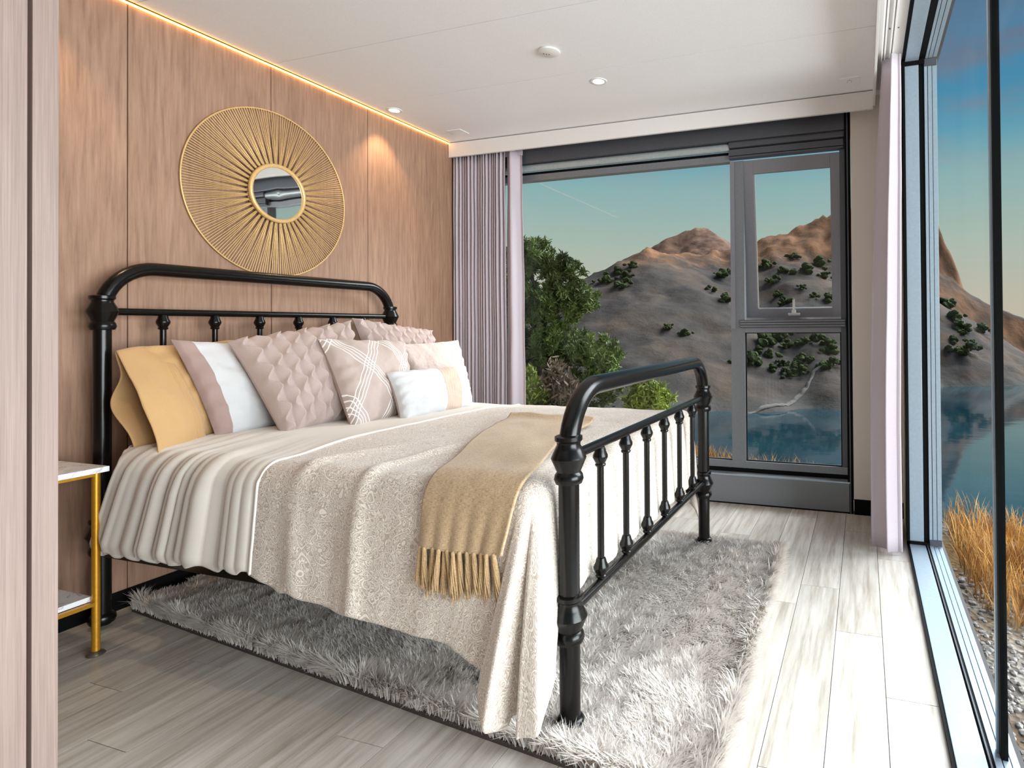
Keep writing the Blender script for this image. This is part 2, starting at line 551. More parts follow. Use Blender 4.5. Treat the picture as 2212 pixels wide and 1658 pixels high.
# ---- back wall pieces
wb = tag(box('wall_back', M['beige_wall'], None, -.072, XR, YW, YW + .16, .105, 2.85), kind='structure')
wb2 = tag(box('wall_back_corner', M['beige_wall'], None, WX, -2.95, YW, YW + .16, 0, 2.85), kind='structure')
box('wall_above_window', M['frame_dark'], wb, -2.95, -.072, YG + .02, YG + .1, 2.62, 2.85)
tag(box('baseboard_back', M['black'], None, -.072, XR, YW - .004, YW + .1, 0, .105), kind='structure')
wr = tag(box('wall_right', M['beige_wall'], None, XR, XR + .15, 3.66, YW + .16, 0, 2.85), kind='structure')

# ---- back window
win = empty('window_1', (-1.5, YG, 0))
tag(win, kind='structure')
GX0, GXM0, GXM1, GX1, JX = -2.93, -.935, -.832, -.149, -.078
def wbox(name, mname, x0, x1, y0, y1, z0, z1, bev=.0015, parent=None):
    return box(name, M[mname], parent or win, x0, x1, y0, y1, z0, z1, bev)
lp = wbox('lower_panel', 'frame_grey', GX0, -.102, YW, YW + .08, .012, .205)
wbox('panel_seal', 'black', GX0, -.09, YW + .01, YW + .07, 0, .013, 0)
wbox('sill', 'sill_metal', GX0, -.098, YW + .002, YG - .012, .205, .216)
wbox('sill_gasket', 'black', GX0, -.09, YG - .012, YG + .03, .205, .247, 0)
wbox('bottom_rail', 'frame_grey', GX0, -.10, YG - .015, YG + .05, .247, .298)
wbox('mullion', 'frame_grey', GXM0, GXM1, YG - .015, YG + .05, .298, 2.512)
wbox('mullion_bead', 'sash_grey', GXM0 + .003, GXM0 + .035, YG - .028, YG - .014, 1.27, 2.512)
wbox('top_rail', 'frame_grey', GX0, GXM0, YG - .015, YG + .05, 2.512, 2.562)
wbox('head_gasket', 'black', GX0, -.10, YG - .005, YG + .05, 2.562, 2.585, 0)
rl_ = MB().tube([(GX0, YG - .02, 2.615), (GXM0 - .0, YG - .02, 2.615)], .030, 18).build('roller_tube', M['roller'], win, auto=40)
wbox('blind_cassette', 'frame_dark', GX0, -.112, YW + .012, YG + .02, 2.645, 2.80, .006)
wbox('cassette_lip', 'frame_dark', GXM0, -.112, YW + .03, YG + .02, 2.60, 2.645, .012)
hd = wbox('sash_hood', 'frame_dark', GXM0 - .002, -.12, YG - .045, YG + .02, 2.546, 2.592, .003)
wbox('hood_lip', 'frame_dark', GXM0 - .002, -.12, YG - .045, YG + .02, 2.528, 2.541, .002, hd)
wbox('right_jamb', 'frame_dark', GX1, -.112, YG - .012, YG + .05, .25, 2.60)
wbox('jamb_gasket', 'black', -.112, JX + .002, YW + .004, YG + .05, 0, 2.80, 0)
wbox('jamb_bead', 'frame_dark', -.098, -.090, YW - .002, YW + .006, 0, 2.80, .001)
wbox('transom', 'frame_dark', GXM1 - .032, -.118, YG - .03, YG + .05, 1.278, 1.336)
for k in range(3):
    wbox('transom_rib', 'frame_grey', GXM1 - .030, -.120, YG - .036, YG - .029, 1.284 + k * .018, 1.294 + k * .018, .001)
wbox('lower_frame_top', 'sash_grey', GXM1, GX1, YG - .012, YG + .05, 1.242, 1.278)
wbox('pane_large', 'glass', GX0, GXM0, YG + .018, YG + .024, .298, 2.512, 0)
wbox('pane_lower', 'glass', GXM1, GX1, YG + .018, YG + .024, .298, 1.242, 0)
for (x0, x1, z0, z1) in ((GXM1, GX1, .298, .304), (GXM1, GX1, 1.236, 1.242), (GXM1, GXM1 + .007, .298, 1.242), (GX1 - .007, GX1, .298, 1.242), (GX0, GXM0, .298, .303)):
    wbox('glazing_gasket', 'black', x0, x1, YG + .004, YG + .018, z0, z1, 0)
# top hung vent, swung out a little at the bottom
SZT, SZB, SX0, SX1 = 2.512, 1.345, -.848, -.128
sash = empty('sash', (0, 0, 0))
sash.parent = win
sash.matrix_parent_inverse = Matrix.Translation(-Vector(win.location))
sash.location = ((SX0 + SX1) / 2, YG + .008, SZT)
sash.rotation_euler = (math.radians(7.5), 0, 0)
hw, hh_ = (SX1 - SX0) / 2, SZT - SZB
FW = .086
def sbox(name, mname, x0, x1, y0, y1, z0, z1, bev=.002, par=None):
    o = MB().box(x0, x1, y0, y1, z0, z1).build(name, M[mname], None, bev)
    o.parent = par or sash
    return o
sbox('stile', 'sash_grey', -hw, -hw + FW, -.02, .03, -hh_, 0)
sbox('stile', 'sash_grey', hw - FW, hw, -.02, .03, -hh_, 0)
sbox('rail', 'sash_grey', -hw + FW, hw - FW, -.02, .03, -.098, 0)
sbox('rail', 'sash_grey', -hw + FW, hw - FW, -.02, .03, -hh_, -hh_ + .066)
sbox('bead', 'chrome', -hw + FW, -hw + FW + .008, -.012, .01, -hh_ + .066, -.098, .001)
sbox('bead', 'chrome', -hw + FW, hw - FW, -.012, .01, -hh_ + .066, -hh_ + .073, .001)
sbox('pane', 'glass', -hw + FW, hw - FW, .0, .006, -hh_ + .066, -.098, 0)
sbox('stay_arm', 'chrome', -hw - .012, -hw - .004, -.012, .012, -.40, -.30, .001)
hnd = sbox('handle', 'chrome', -.045, .045, -.034, -.02, -hh_ + .012, -hh_ + .036, .002)
sbox('handle_post', 'chrome', -.017, .017, -.046, -.03, -hh_ + .03, -hh_ + .06, .002)
sbox('handle_lever', 'chrome', -.009, .009, -.05, -.036, -hh_ + .052, -hh_ + .135, .003)

# ---- glass wall on the right: sill, head, end jamb, stile and panes
gw = empty('window_2', (.33, 2.0, 0))
tag(gw, kind='structure')
def gbox(name, mname, x0, x1, y0, y1, z0, z1, bev=.002):
    return box(name, M[mname], gw, x0, x1, y0, y1, z0, z1, bev)
YJ = 3.60
# sill
gbox('sill_edge', 'black', XR - .012, XR, Y0, YJ, 0, .014, 0)
gbox('sill_inner', 'slider_metal', XR, .330, Y0, YJ, -.004, .018)
gbox('sill_gasket', 'black', .330, .352, Y0, YJ, -.004, .012, 0)
gbox('sill_track', 'frame_dark', .337, .342, Y0, YJ, .0, .022, 0)
for k, (xa, xb) in enumerate(((.352, .372), (.376, .396), (.400, .420))):
    gbox('sill_outer', 'slider_metal', xa, xb, Y0, YJ, -.004, .016 - .003 * k, .001)
gbox('sill_body', 'frame_dark', XR, .42, Y0, YJ, -.05, -.003, 0)
# head
HZ = CZ - .012
gbox('head_edge', 'black', XR - .014, XR + .004, Y0, YJ + .05, HZ, CZ + .02, 0)
gbox('head_inner', 'slider_metal', XR + .004, .322, Y0, YJ, HZ - .006, CZ + .02)
gbox('head_gasket', 'black', .322, .358, Y0, YJ, HZ + .0, CZ + .02, 0)
for k, (xa, xb) in enumerate(((.358, .372), (.376, .396), (.400, .420))):
    gbox('head_outer', 'slider_metal', xa, xb, Y0, YJ, HZ + .002 * k, CZ + .02, .001)
# end jamb
gbox('jamb_edge', 'black', XR - .012, XR + .002, YJ - .012, YJ + .05, 0, CZ, 0)
gbox('jamb_inner', 'slider_metal', XR + .002, .322, YJ, YJ + .05, .02, HZ - .03)
gbox('jamb_gasket', 'black', .322, .352, YJ + .006, YJ + .05, 0, HZ, 0)
for k, (xa, xb) in enumerate(((.352, .368), (.372, .392), (.396, .420))):
    gbox('jamb_outer', 'slider_metal', xa, xb, YJ + .002 * k, YJ + .06, 0, HZ - .01, .001)
gbox('jamb_corner', 'black', XR - .012, .352, YJ - .012, YJ + .02, .0, .035, 0)
gbox('jamb_corner', 'black', XR - .012, .352, YJ - .008, YJ + .02, HZ - .03, HZ + .005, 0)
gbox('jamb_wedge', 'frame_dark', .354, .418, YJ - .006, YJ + .01, .016, .05, 0)
gbox('jamb_wedge', 'frame_dark', .354, .418, YJ - .006, YJ + .01, HZ - .045, HZ - .005, 0)
# meeting stile of the sliding pane
gbox('stile', 'black', .372, .392, 1.895, 1.935, .012, HZ, .001)
gbox('stile_bead', 'slider_metal', .366, .373, 1.918, 1.936, .012, HZ, .001)
gbox('pane', 'glass', .380, .386, 1.935, YJ, .01, HZ, 0)
gbox('pane', 'glass', .378, .384, Y0, 1.895, .01, HZ, 0)

# ---- board-faced partition end at the left
pt = tag(box('wall_partition', M['backing'], None, WX, -2.052, .74, .940, 0, CZ), kind='structure')
box('wood_panel', M['part_wood'], pt, -2.056, -2.032, .60, .893, 0, CZ, .001)
box('wood_panel', M['part_wood'], pt, -2.056, -2.030, .9015, .952, 0, CZ, .001)
box('wood_panel', M['part_wood'], pt, WX, -2.056, .940, .952, 0, CZ, .001)
wf = tag(box('wall_front', M['part_wood'], None, WX, -1.2, Y0 - .1, Y0, 0, CZ), kind='structure')

# ---- recessed downlights
def downlight(x, y, label, beam='downlight_beam'):
    t = empty('downlight', (x, y, CZ))
    tag(t, label, 'downlight', 'recessed ceiling downlights')
    MB().lathe([(.002, .034), (-.004, .036), (-.006, .042), (-.004, .052), (.002, .054)], 32, (x, y, CZ), cap=False).build('trim_ring', M['white_trim'], t, auto=40)
    MB().lathe([(-.001, .001), (-.002, .020), (.0005, .037)], 32, (x, y, CZ), cap=False).build('lens', M['lamp'], t, auto=60)
    ld = bpy.data.lights.new(beam, 'SPOT')
    ld.energy = 26
    ld.color = (1.0, .72, .42)
    ld.spot_size = math.radians(86)
    ld.spot_blend = .55
    ld.shadow_soft_size = .03
    lo = bpy.data.objects.new(beam, ld)
    COL.objects.link(lo)
    lo.parent = t
    lo.location = (0, 0, -.012)
    return t
downlight(-3.168, 3.274, 'small recessed downlight close to the wood wall near the curtain')
downlight(-1.581, 3.298, 'lit round downlight out in the middle of the ceiling beyond the alarm')
downlight(-3.168, 1.38, 'recessed downlight over the marble side table by the partition', 'downlight_beam_offscreen')

t = empty('smoke_alarm', (-1.671, 2.850, CZ))
tag(t, 'flat round white smoke alarm on the ceiling board', 'smoke alarm')
MB().lathe([(0, .058), (-.004, .062), (-.010, .060), (-.014, .050), (-.015, .001)], 36, (-1.671, 2.85, CZ), cap=False).build('cover', M['white_trim'], t, auto=40)
for k in range(3):
    MB().lathe([(-.0165, .0035), (-.013, .0035)], 8, (-1.700 + .012 * k, 2.842 + .008 * k, CZ)).build('vent_slot', M['seam'], t)

for x, lab in ((-3.049, 'flush square white cover plate at the ceiling corner above the curtain by the wood wall'), (-.069, 'flush square ceiling plate with a printed face, by the glass wall')):
    t = empty('ceiling_plate', (x, 3.80, CZ))
    tag(t, lab, 'cover plate', 'flush ceiling plates')
    box('plate', M['ceiling'], t, x - .062, x + .062, 3.745, 3.855, CZ - .004, CZ + .001, .001)
    if x > -1:
        for dx, dy in ((-.012, .01), (.012, .01)):
            box('dot', M['seam'], t, x + dx - .003, x + dx + .003, 3.80 + dy - .003, 3.80 + dy + .003, CZ - .0046, CZ - .003)
        MB().tube([(x + .016 * math.sin(a), 3.797 - .014 * math.cos(a), CZ - .0042) for a in np.linspace(-.9, .9, 7)], .0012, 6).build('arc', M['seam'], t)

# ================================================================== CURTAINS
def curtain(name, m, path, z0, z1, parent=None, nz=26, sway=.0, gather=0.0, cx_=0.0, seed=1):
    P = np.asarray(path, float)
    nz = max(nz, 2)
    zz = np.linspace(z0, z1, nz)
    V = np.zeros((len(P), nz, 3))
    for j, z in enumerate(zz):
        k = (z - z0) / (z1 - z0)
        f = 1 - gather * k ** 2
        V[:, j, 0] = cx_ + (P[:, 0] - cx_) * f + sway * (fbm(P[:, 0] * 6 + z * .7, np.full(len(P), z * 1.2), seed))
        V[:, j, 1] = P[:, 1] + sway * .6 * fbm(P[:, 0] * 9, np.full(len(P), z * 1.6 + 5), seed + 3)
        V[:, j, 2] = z
    uv = np.stack(np.meshgrid(np.linspace(0, 1, len(P)), zz, indexing='ij'), -1).reshape(-1, 2)
    o = mk(name, V.reshape(-1, 3), grid_faces(len(P), nz), m, parent, uv)
    so = o.modifiers.new('thick', 'SOLIDIFY'); so.thickness = .0025; so.offset = 0
    return o

cu = empty('curtain', (-2.95, 4.045, 0))
tag(cu, 'mauve pleated curtain drawn back beside the wood wall', 'curtain')
path = []
s = np.linspace(0, 1, 560)
for q in s:
    x = -3.285 + q * .50
    ph = q * 17.5 + .25 * math.sin(q * 9) + .12 * math.sin(q * 31)
    y = 4.078 - .058 * abs(math.sin(PI * ph)) ** .6 * (.85 + .15 * math.sin(q * 23))
    x += .007 * math.sin(2 * PI * ph)
    path.append((x, y))
curtain('pleats', M['curtain'], path, .02, 2.735, cu, 30, .016, .0, -3.0)
path = []
for q in np.linspace(0, 1, 60):
    a = q * 2.6
    path.append((-2.79 + q * .165, 4.075 - .045 * math.sin(PI * min(1, q * 1.15)) ** 2 + .012 * math.sin(q * 9)))
curtain('leading_edge', M['curtain'], path, .02, 2.735, cu, 30, .028, .13, -2.80, 7)
box('heading_tape', M['curtain'], cu, -3.285, -2.64, 4.07, 4.076, 2.70, 2.74)

cu = empty('curtain', (.12, 3.55, 0))
tag(cu, 'pale mauve curtain stacked in the corner beside the glass wall', 'curtain')
path = []
for q in np.linspace(0, 1, 300):
    ph = q * 4.5
    path.append((.112 + .082 * math.sin(2 * PI * ph) * (1 - .12 * q), 3.42 + q * .52 + .012 * math.sin(4 * PI * ph)))
P = np.asarray(path)
zz = np.linspace(.018, CZ - .018, 34)
V = np.zeros((len(P), len(zz), 3))
for j, z in enumerate(zz):
    k = z / CZ
    w = 1 - .42 * k ** 3
    V[:, j, 0] = .118 + (P[:, 0] - .118) * w + .055 * k ** 2 + .012 * fbm(P[:, 1] * 5, np.full(len(P), z * 1.3), 4)
    V[:, j, 1] = P[:, 1] + .03 * k + .010 * fbm(P[:, 1] * 7, np.full(len(P), z), 9)
    V[:, j, 2] = z
o = mk('pleats', V.reshape(-1, 3), grid_faces(len(P), len(zz)), M['curtain'], cu)
o.modifiers.new('thick', 'SOLIDIFY').thickness = .003

# ================================================================== BED
XH, XF = -3.184, -.898
HN, HF = 1.637, 3.245          # near and far post lines
bed = empty('bed_frame', (-2.0, 2.44, 0))
tag(bed, 'black iron bed frame with arched head and foot rails and knobbed spindles', 'bed')
def arch(yn, yf, top, r, x):
    pts = [(x, yn, .012), (x, yn, .3), (x, yn, top - r - .05)]
    pts += [(x, yn + r - r * math.cos(a), top - r + r * math.sin(a)) for a in np.linspace(0, PI / 2, 12)]
    pts += [(x, yn + (yf - yn) * .5, top)]
    pts += [(x, yf - r + r * math.sin(a), top - r + r * math.cos(a)) for a in np.linspace(0, PI / 2, 12)]
    pts += [(x, yf, top - r - .05), (x, yf, .3), (x, yf, .012)]
    return pts
HUB = [(-.082, .033), (-.080, .042), (-.066, .047), (-.052, .044), (-.044, .038), (-.036, .041), (-.006, .054), (.000, .056), (.006, .054), (.026, .045), (.042, .037), (.050, .038), (.056, .044), (.068, .044), (.072, .033)]
KNOB = [(-.036, .013), (-.034, .018), (-.028, .020), (-.024, .017), (-.004, .027), (.004, .027), (.020, .020), (.026, .019), (.034, .016), (.036, .013)]
FOOT = [(0, .034), (.004, .042), (.018, .047), (.034, .045), (.042, .040), (.046, .033)]
hub_me = knob_me = foot_me = None
def share(name, me, prof, n, parent, at):
    if me is None:
        o = MB().lathe(prof, n).build(name, M['iron'], None, auto=35)
        me = o.data
    else:
        o = bpy.data.objects.new(name, me)
        COL.objects.link(o)
    o.parent = parent
    if parent.type == 'EMPTY':
        o.matrix_parent_inverse = Matrix.Translation(-Vector(parent.location))
    o.location = at
    return o, me
for x, top, hub, low, rad in ((XH, 1.579, 1.377, .41, .031), (XF, 1.09, .877, .386, .033)):
    nm = 'headboard_arch' if x == XH else 'footboard_arch'
    MB().tube(arch(HN, HF, top, .20, x), rad, 20).build(nm, M['iron'], bed, auto=40)
    MB().tube([(x, HN, hub), (x, HF, hub)], .0165, 14).build('upper_rail', M['iron'], bed, auto=40)
    MB().tube([(x, HN, low), (x, HF, low)], .0165, 14).build('lower_rail', M['iron'], bed, auto=40)
    for y in (HN, HF):
        o, hub_me = share('knuckle', hub_me, HUB, 24, bed, (x, y, hub))
        o, hub_me = share('knuckle', hub_me, HUB, 24, bed, (x, y, low - .01))
        o, foot_me = share('foot_cap', foot_me, FOOT, 24, bed, (x, y, .016))
    for k in range(1, 7):
        y = HN + (HF - HN) * k / 7
        sp_ = MB().tube([(x, y, low + .01), (x, y, hub - .01)], .0125, 12).build('spindle', M['iron'], bed, auto=40)
        o, knob_me = share('knob', knob_me, KNOB, 12, sp_, (x, y, hub - .046))
        o, knob_me = share('knob', knob_me, KNOB, 12, sp_, (x, y, low + .052))
for y in (HN, HF):
    box('side_rail', M['iron'], bed, XH, XF, y - .018, y + .018, .315, .385, .003)
for k in range(9):
    xs = -3.02 + k * .235
    box('slat', M['iron'], bed, xs - .035, xs + .035, HN + .018, HF - .018, .372, .388)
mat_ = empty('mattress', (-2.05, 2.4, .39))
tag(mat_, 'white mattress under the duvet on the iron bed', 'mattress')
box('body', M['mattress'], mat_, -3.10, -1.03, 1.66, 3.13, .39, .735, .05)

# ------------------------------------------------------------------ duvet
DX0, DYN, DYF, DR, DZT = -1.008, 1.605, 3.165, .08, .800
KT = np.array([0, .14, .30, .45, .57, .73, .88, 1.0])
KR = np.array([.43, .60, .715, .735, .72, .69, .645, .62])
KX = np.array([.035, .055, .055, .010, -.020, -.050, -.085, -.090])
KY = np.array([.0, -.045, -.105, -.095, -.030, -.105, -.075, -.040])
def seg_interp(t, K, Vv):
    t = np.clip(t, 0, 1)
    i = np.clip(np.searchsorted(K, t, side='right') - 1, 0, len(K) - 2)
    f = (t - K[i]) / (K[i + 1] - K[i])
    f = f * f * (3 - 2 * f)
    return Vv[i] * (1 - f) + Vv[i + 1] * f
def drop(e):
    arc = DR * PI / 2
    out = np.where(e < arc, DR * np.sin(np.minimum(e, arc) / DR), DR)
    down = np.where(e < arc, DR * (1 - np.cos(np.minimum(e, arc) / DR)), DR + (e - arc))
    return out, down
def pleat(a):
    """gathers of the plain head panel"""
    ph = a / .118 + 1.1 * np.sin(a * 7.3) * .35 + .8 * fbm(a * 5, a * 0, 31)
    s1 = np.abs(np.sin(PI * ph)) ** .8
    ph2 = a / .047 + 1.7 * fbm(a * 8, a * 0 + 4, 37)
    return (.75 * s1 + .25 * np.abs(np.sin(PI * ph2))) * (.55 + .9 * vnoise(a * 9, a * 0 + 2, 41))
def duvet_pos(a, b):
    a = np.asarray(a, float); b = np.asarray(b, float)
    ex = np.maximum(0, a - DX0); en = np.maximum(0, DYN - b); ef = np.maximum(0, b - DYF)
    ax = np.minimum(a, DX0); by = np.clip(b, DYN, DYF)
    inx = np.minimum(DX0 - ax, .3); iny = np.minimum(by - DYN, DYF - by)
    z = DZT + .020 * sst(0, .35, np.minimum(iny, inx * 1.2)) + .016 * fbm(ax * 3.2, by * 3.2, 2, 3)
    plain = sst(-2.07, -2.11, a)
    fade_top = sst(.42, .0, by - DYN)
    pl = pleat(a + .22 * (by - DYN))
    z = z + plain * fade_top * (.016 * pl - .008)
    # soft rumples on the patterned panel
    cr1 = np.exp(-((a + 1.62 - .25 * (by - DYN)) / .028) ** 2) * sst(.55, .1, by - DYN)
    cr2 = np.exp(-((a + 1.90 - .5 * (by - DYN)) / .035) ** 2) * sst(.5, .1, by - DYN)
    z = z + (1 - plain) * (.014 * cr1 + .012 * cr2 + .012 * fbm(a * 7 - b * 3, b * 4 + a * 2, 12, 3))
    X = ax + 0 * z; Y = by + 0 * z; Z = z + 0
    has_n = (en > 0) & (ex <= 0); has_x = (ex > 0) & (en <= 0) & (ef <= 0)
    has_c = (ex > 0) & (en > 0); has_f = (ef > 0) & (ex <= 0); has_fc = (ex > 0) & (ef > 0)
    # near side
    out, down = drop(en)
    gq = np.maximum(0, down - DR * .6) / .5
    k = sst(.0, .34, en)
    fold = plain * (.034 * pleat(a) - .012) * sst(.0, .2, en)
    fold = fold + .6 * (1 - plain) * k * (.030 * np.exp(-((a + 1.62) / .030) ** 2) + .020 * np.exp(-((a + 1.93 - .12 * en) / .04) ** 2)
           - .022 * np.exp(-((a + 1.74) / .05) ** 2) + .026 * fbm(a * 5.5, en * 1.5, 14, 3) + .018 * fbm(a * 14 + en * 4, en * 5, 15, 3))
    hemroll = -.020 * sst(.0, .06, en - (.40 + .06 * (1 - plain))) * plain
    tilt = -.34 * down * sst(-2.0, -2.85, a) - .09 * gq * sst(DX0 - .34, DX0, a)
    blend = sst(DX0, DX0 - .10, a)
    Xn = a + tilt
    Yn = DYN - out - .04 * gq - fold * blend - hemroll
    X = np.where(has_n, Xn, X); Y = np.where(has_n, Yn, Y); Z = np.where(has_n, z - down, Z)
    # foot side
    out, down = drop(ex)
    gq = np.maximum(0, down - DR * .6) / .5
    w = .012 * np.sin(b * 26 + 2 * fbm(b * 5, b * 0, 5)) * sst(.02, .3, ex) * sst(0, .12, np.minimum(b - DYN, DYF - b))
    X = np.where(has_x, DX0 + .7 * out + .035 * gq + w, X); Z = np.where(has_x, z - down, Z)
    # near foot corner, gathered into two hanging folds
    r = np.hypot(ex, en); phi = np.arctan2(en, np.maximum(ex, 1e-9)) / (PI / 2)
    rb = np.minimum(.43 / np.maximum(np.cos(phi * PI / 2), 1e-6), .63 / np.maximum(np.sin(phi * PI / 2), 1e-6))
    r = r / rb * np.interp(phi, KT, KR)
    out, down = drop(r)
    gq = np.maximum(0, down - DR * .6) / .5
    cxp = np.cos(phi * PI / 2); syp = np.sin(phi * PI / 2)
    bulge = 1 + .12 * np.sin(np.clip(gq, 0, 1.3) / 1.3 * PI)
    Xc = DX0 + out * .7 * cxp + seg_interp(phi, KT, KX) * gq
    Yc = DYN - out * syp + seg_interp(phi, KT, KY) * gq * np.where(phi > .95, 1, bulge * sst(0, .1, phi) + 0)
    Yc = np.where(phi > .95, DYN - out * syp + seg_interp(phi, KT, KY) * gq, Yc)
    X = np.where(has_c, Xc, X); Y = np.where(has_c, Yc, Y); Z = np.where(has_c, z - down, Z)
    # far side
    out, down = drop(ef)
    X = np.where(has_f, a, X); Y = np.where(has_f, DYF + out + .03 * np.sin(a * 21) * sst(.05, .3, ef), Y); Z = np.where(has_f, z - down, Z)
    # far foot corner
    r = np.hypot(ex, ef); phi = np.arctan2(ef, np.maximum(ex, 1e-9)) / (PI / 2)
    out, down = drop(r)
    gq = np.maximum(0, down - DR * .6) / .5
    Xf = DX0 + out * .7 * np.cos(phi * PI / 2) + .035 * gq * (1 - phi)
    Yf = DYF + out * np.sin(phi * PI / 2) + .10 * gq * np.sin(phi * PI)
    X = np.where(has_fc, Xf, X); Y = np.where(has_fc, Yf, Y); Z = np.where(has_fc, z - down, Z)
    return np.stack([X, Y, np.maximum(Z, .075)], -1)

def duvet_patch(name, m, a_list, parent, edge_head=False):
    na = len(a_list)
    rows = []
    nn, nt_, nf = 56, 92, 24
    fr = np.concatenate([-np.linspace(1, 0, nn, endpoint=False), np.linspace(0, 1, nt_, endpoint=False), 1 + np.linspace(0, 1, nf)])
    A = np.repeat(np.asarray(a_list)[:, None], len(fr), 1)
    Fq = np.repeat(fr[None, :], na, 0)
    emax = np.interp(A, [-2.95, -2.10, -2.085, -1.95, -1.2, DX0, DX0 + .2, DX0 + .45], [.455, .425, .43, .475, .545, .60, .64, .66])
    emax = emax + .010 * np.sin(A * 60) * (A < -2.1)
    Bc = np.where(Fq < 0, DYN + Fq * emax, np.where(Fq <= 1, DYN + Fq * (DYF - DYN), DYF + (Fq - 1) * .60))
    if edge_head:
        k = sst(-.05, .25, -Fq)
        i = np.linspace(1, 0, na)[:, None]
        A = A + .11 * k * i
    V = duvet_pos(A, Bc)
    uv = np.stack([A, Bc], -1)
    return mk(name, V.reshape(-1, 3), grid_faces(na, len(fr)), m, parent, uv.reshape(-1, 2)), V, fr

dv = empty('duvet', (-2.0, 2.4, .75))
tag(dv, 'cream duvet with a woven scroll pattern and a plain gathered head panel', 'duvet')
for nm, mm_, al in (('plain_panel', M['cream'], np.linspace(-2.95, -2.09, 120)), ('patterned_panel', M['damask'], np.concatenate([np.linspace(-2.09, DX0, 118), np.linspace(DX0 + .012, DX0 + .43, 40)]))):
    o, V, fr = duvet_patch(nm, mm_, al, dv, nm == 'plain_panel')
    so = o.modifiers.new('thick', 'SOLIDIFY'); so.thickness = .012; so.offset = 0
    if nm == 'patterned_panel':
        seam = V[0]
pipe = MB().tube([Vector(q) + Vector((0, -.004 if q[2] < .74 else 0, .006)) for q in seam[::2]], .0065, 8).build('piping', M['piping'], dv, auto=60)

# ------------------------------------------------------------------ throw
th = empty('throw_blanket', (-1.3, 2.0, .82))
tag(th, 'tan woven throw with a fringe draped over the side of the bed', 'blanket')
LE = np.array([(-1.69, 2.49), (-1.565, 2.10), (-1.42, 1.78), (-1.35, 1.60), (-1.345, 1.50), (-1.35, DYN - .25)])
RE = np.array([(-1.225, 2.48), (-1.195, 2.10), (-1.075, 1.78), (-1.012, 1.60), (-1.01, 1.50), (-1.01, DYN - .245)])
LT = np.array([0, .33, .6, .75, .84, 1.0])
nl, nw = 110, 60
l = np.linspace(0, 1, nl); w = np.linspace(0, 1, nw)
le = np.stack([np.interp(l, LT, LE[:, k]) for k in (0, 1)], -1); re_ = np.stack([np.interp(l, LT, RE[:, k]) for k in (0, 1)], -1)
AB = le[:, None, :] * (1 - w[None, :, None]) + re_[:, None, :] * w[None, :, None]
AB[:, :, 1] += .014 * np.sin(w * 9)[None, :] * sst(.25, 0, l)[:, None]
V = duvet_pos(AB[..., 0], AB[..., 1])
du = V[:, :, :].copy()
nrm = np.cross(np.gradient(V, axis=0).reshape(-1, 3), np.gradient(V, axis=1).reshape(-1, 3)).reshape(V.shape)
nrm /= np.linalg.norm(nrm, axis=-1, keepdims=True) + 1e-9
if nrm[10, 30, 2] < 0: nrm = -nrm
lift = .016 + .010 * fbm(AB[..., 0] * 9, AB[..., 1] * 7, 44, 3) + .02 * np.exp(-(l / .03) ** 2)[:, None] + .012 * np.abs(np.sin(w * 17))[None, :] * sst(.8, 1, l)[:, None]
# smooth the normals a little so that the heavy weave bridges fine wrinkles
for _ in range(6):
    nrm[1:-1] = (nrm[:-2] + nrm[1:-1] + nrm[2:]) / 3; nrm[:, 1:-1] = (nrm[:, :-2] + nrm[:, 1:-1] + nrm[:, 2:]) / 3
V = V + nrm * lift[..., None]
for _ in range(4):
    V[1:-1] = (V[:-2] + 2 * V[1:-1] + V[2:]) / 4; V[:, 1:-1] = (V[:, :-2] + 2 * V[:, 1:-1] + V[:, 2:]) / 4
V += nrm * .006
o = mk('cloth', V.reshape(-1, 3), grid_faces(nl, nw), M['throw'], th, np.stack(np.meshgrid(l * 1.3, w * .4, indexing='ij'), -1).reshape(-1, 2))
so = o.modifiers.new('thick', 'SOLIDIFY'); so.thickness = .009; so.offset = .3
edge = V[-1]
def tassel_mesh(seed):
    r_ = random.Random(seed)
    mb = MB()
    mb.lathe([(-.012, .003), (-.008, .0065), (0, .0075), (.008, .005)], 8)
    for k in range(7):
        a = 2 * PI * k / 7
        L = .118 + r_.uniform(-.012, .014)
        p = []
        for q in np.linspace(0, 1, 7):
            rr = .0035 + .0055 * q
            p.append((rr * math.cos(a + 2.2 * q) + r_.uniform(-.0007, .0007), rr * math.sin(a + 2.2 * q), -.006 - L * q))
        mb.tube(p, [.0030, .0030, .0029, .0028, .0026, .0022, .0012], 5)
    o = mb.build('tassel', M['tassel'], None, auto=60)
    me = o.data
    bpy.data.objects.remove(o)
    return me
TM = [tassel_mesh(k) for k in range(4)]
for row, cnt, off in ((0, 12, .0), (1, 11, .5)):
    for k in range(cnt):
        q = (k + .35 + off * .9) / 12.3
        p = edge[int(round(q * (nw - 1)))]
        o = bpy.data.objects.new('tassel', TM[(k + row) % 4])
        COL.objects.link(o)
        o.parent = th
        o.matrix_parent_inverse = Matrix.Translation(-Vector(th.location))
        o.location = (p[0], p[1] - .004 + row * .012, p[2] - .002)
        o.rotation_euler = (random.uniform(-.05, .02), random.uniform(-.10, .14) + (.10 if q > .8 else 0), random.uniform(0, 6))
        o.scale = (1, 1, random.uniform(.95, 1.06) + (.12 if row else 0))

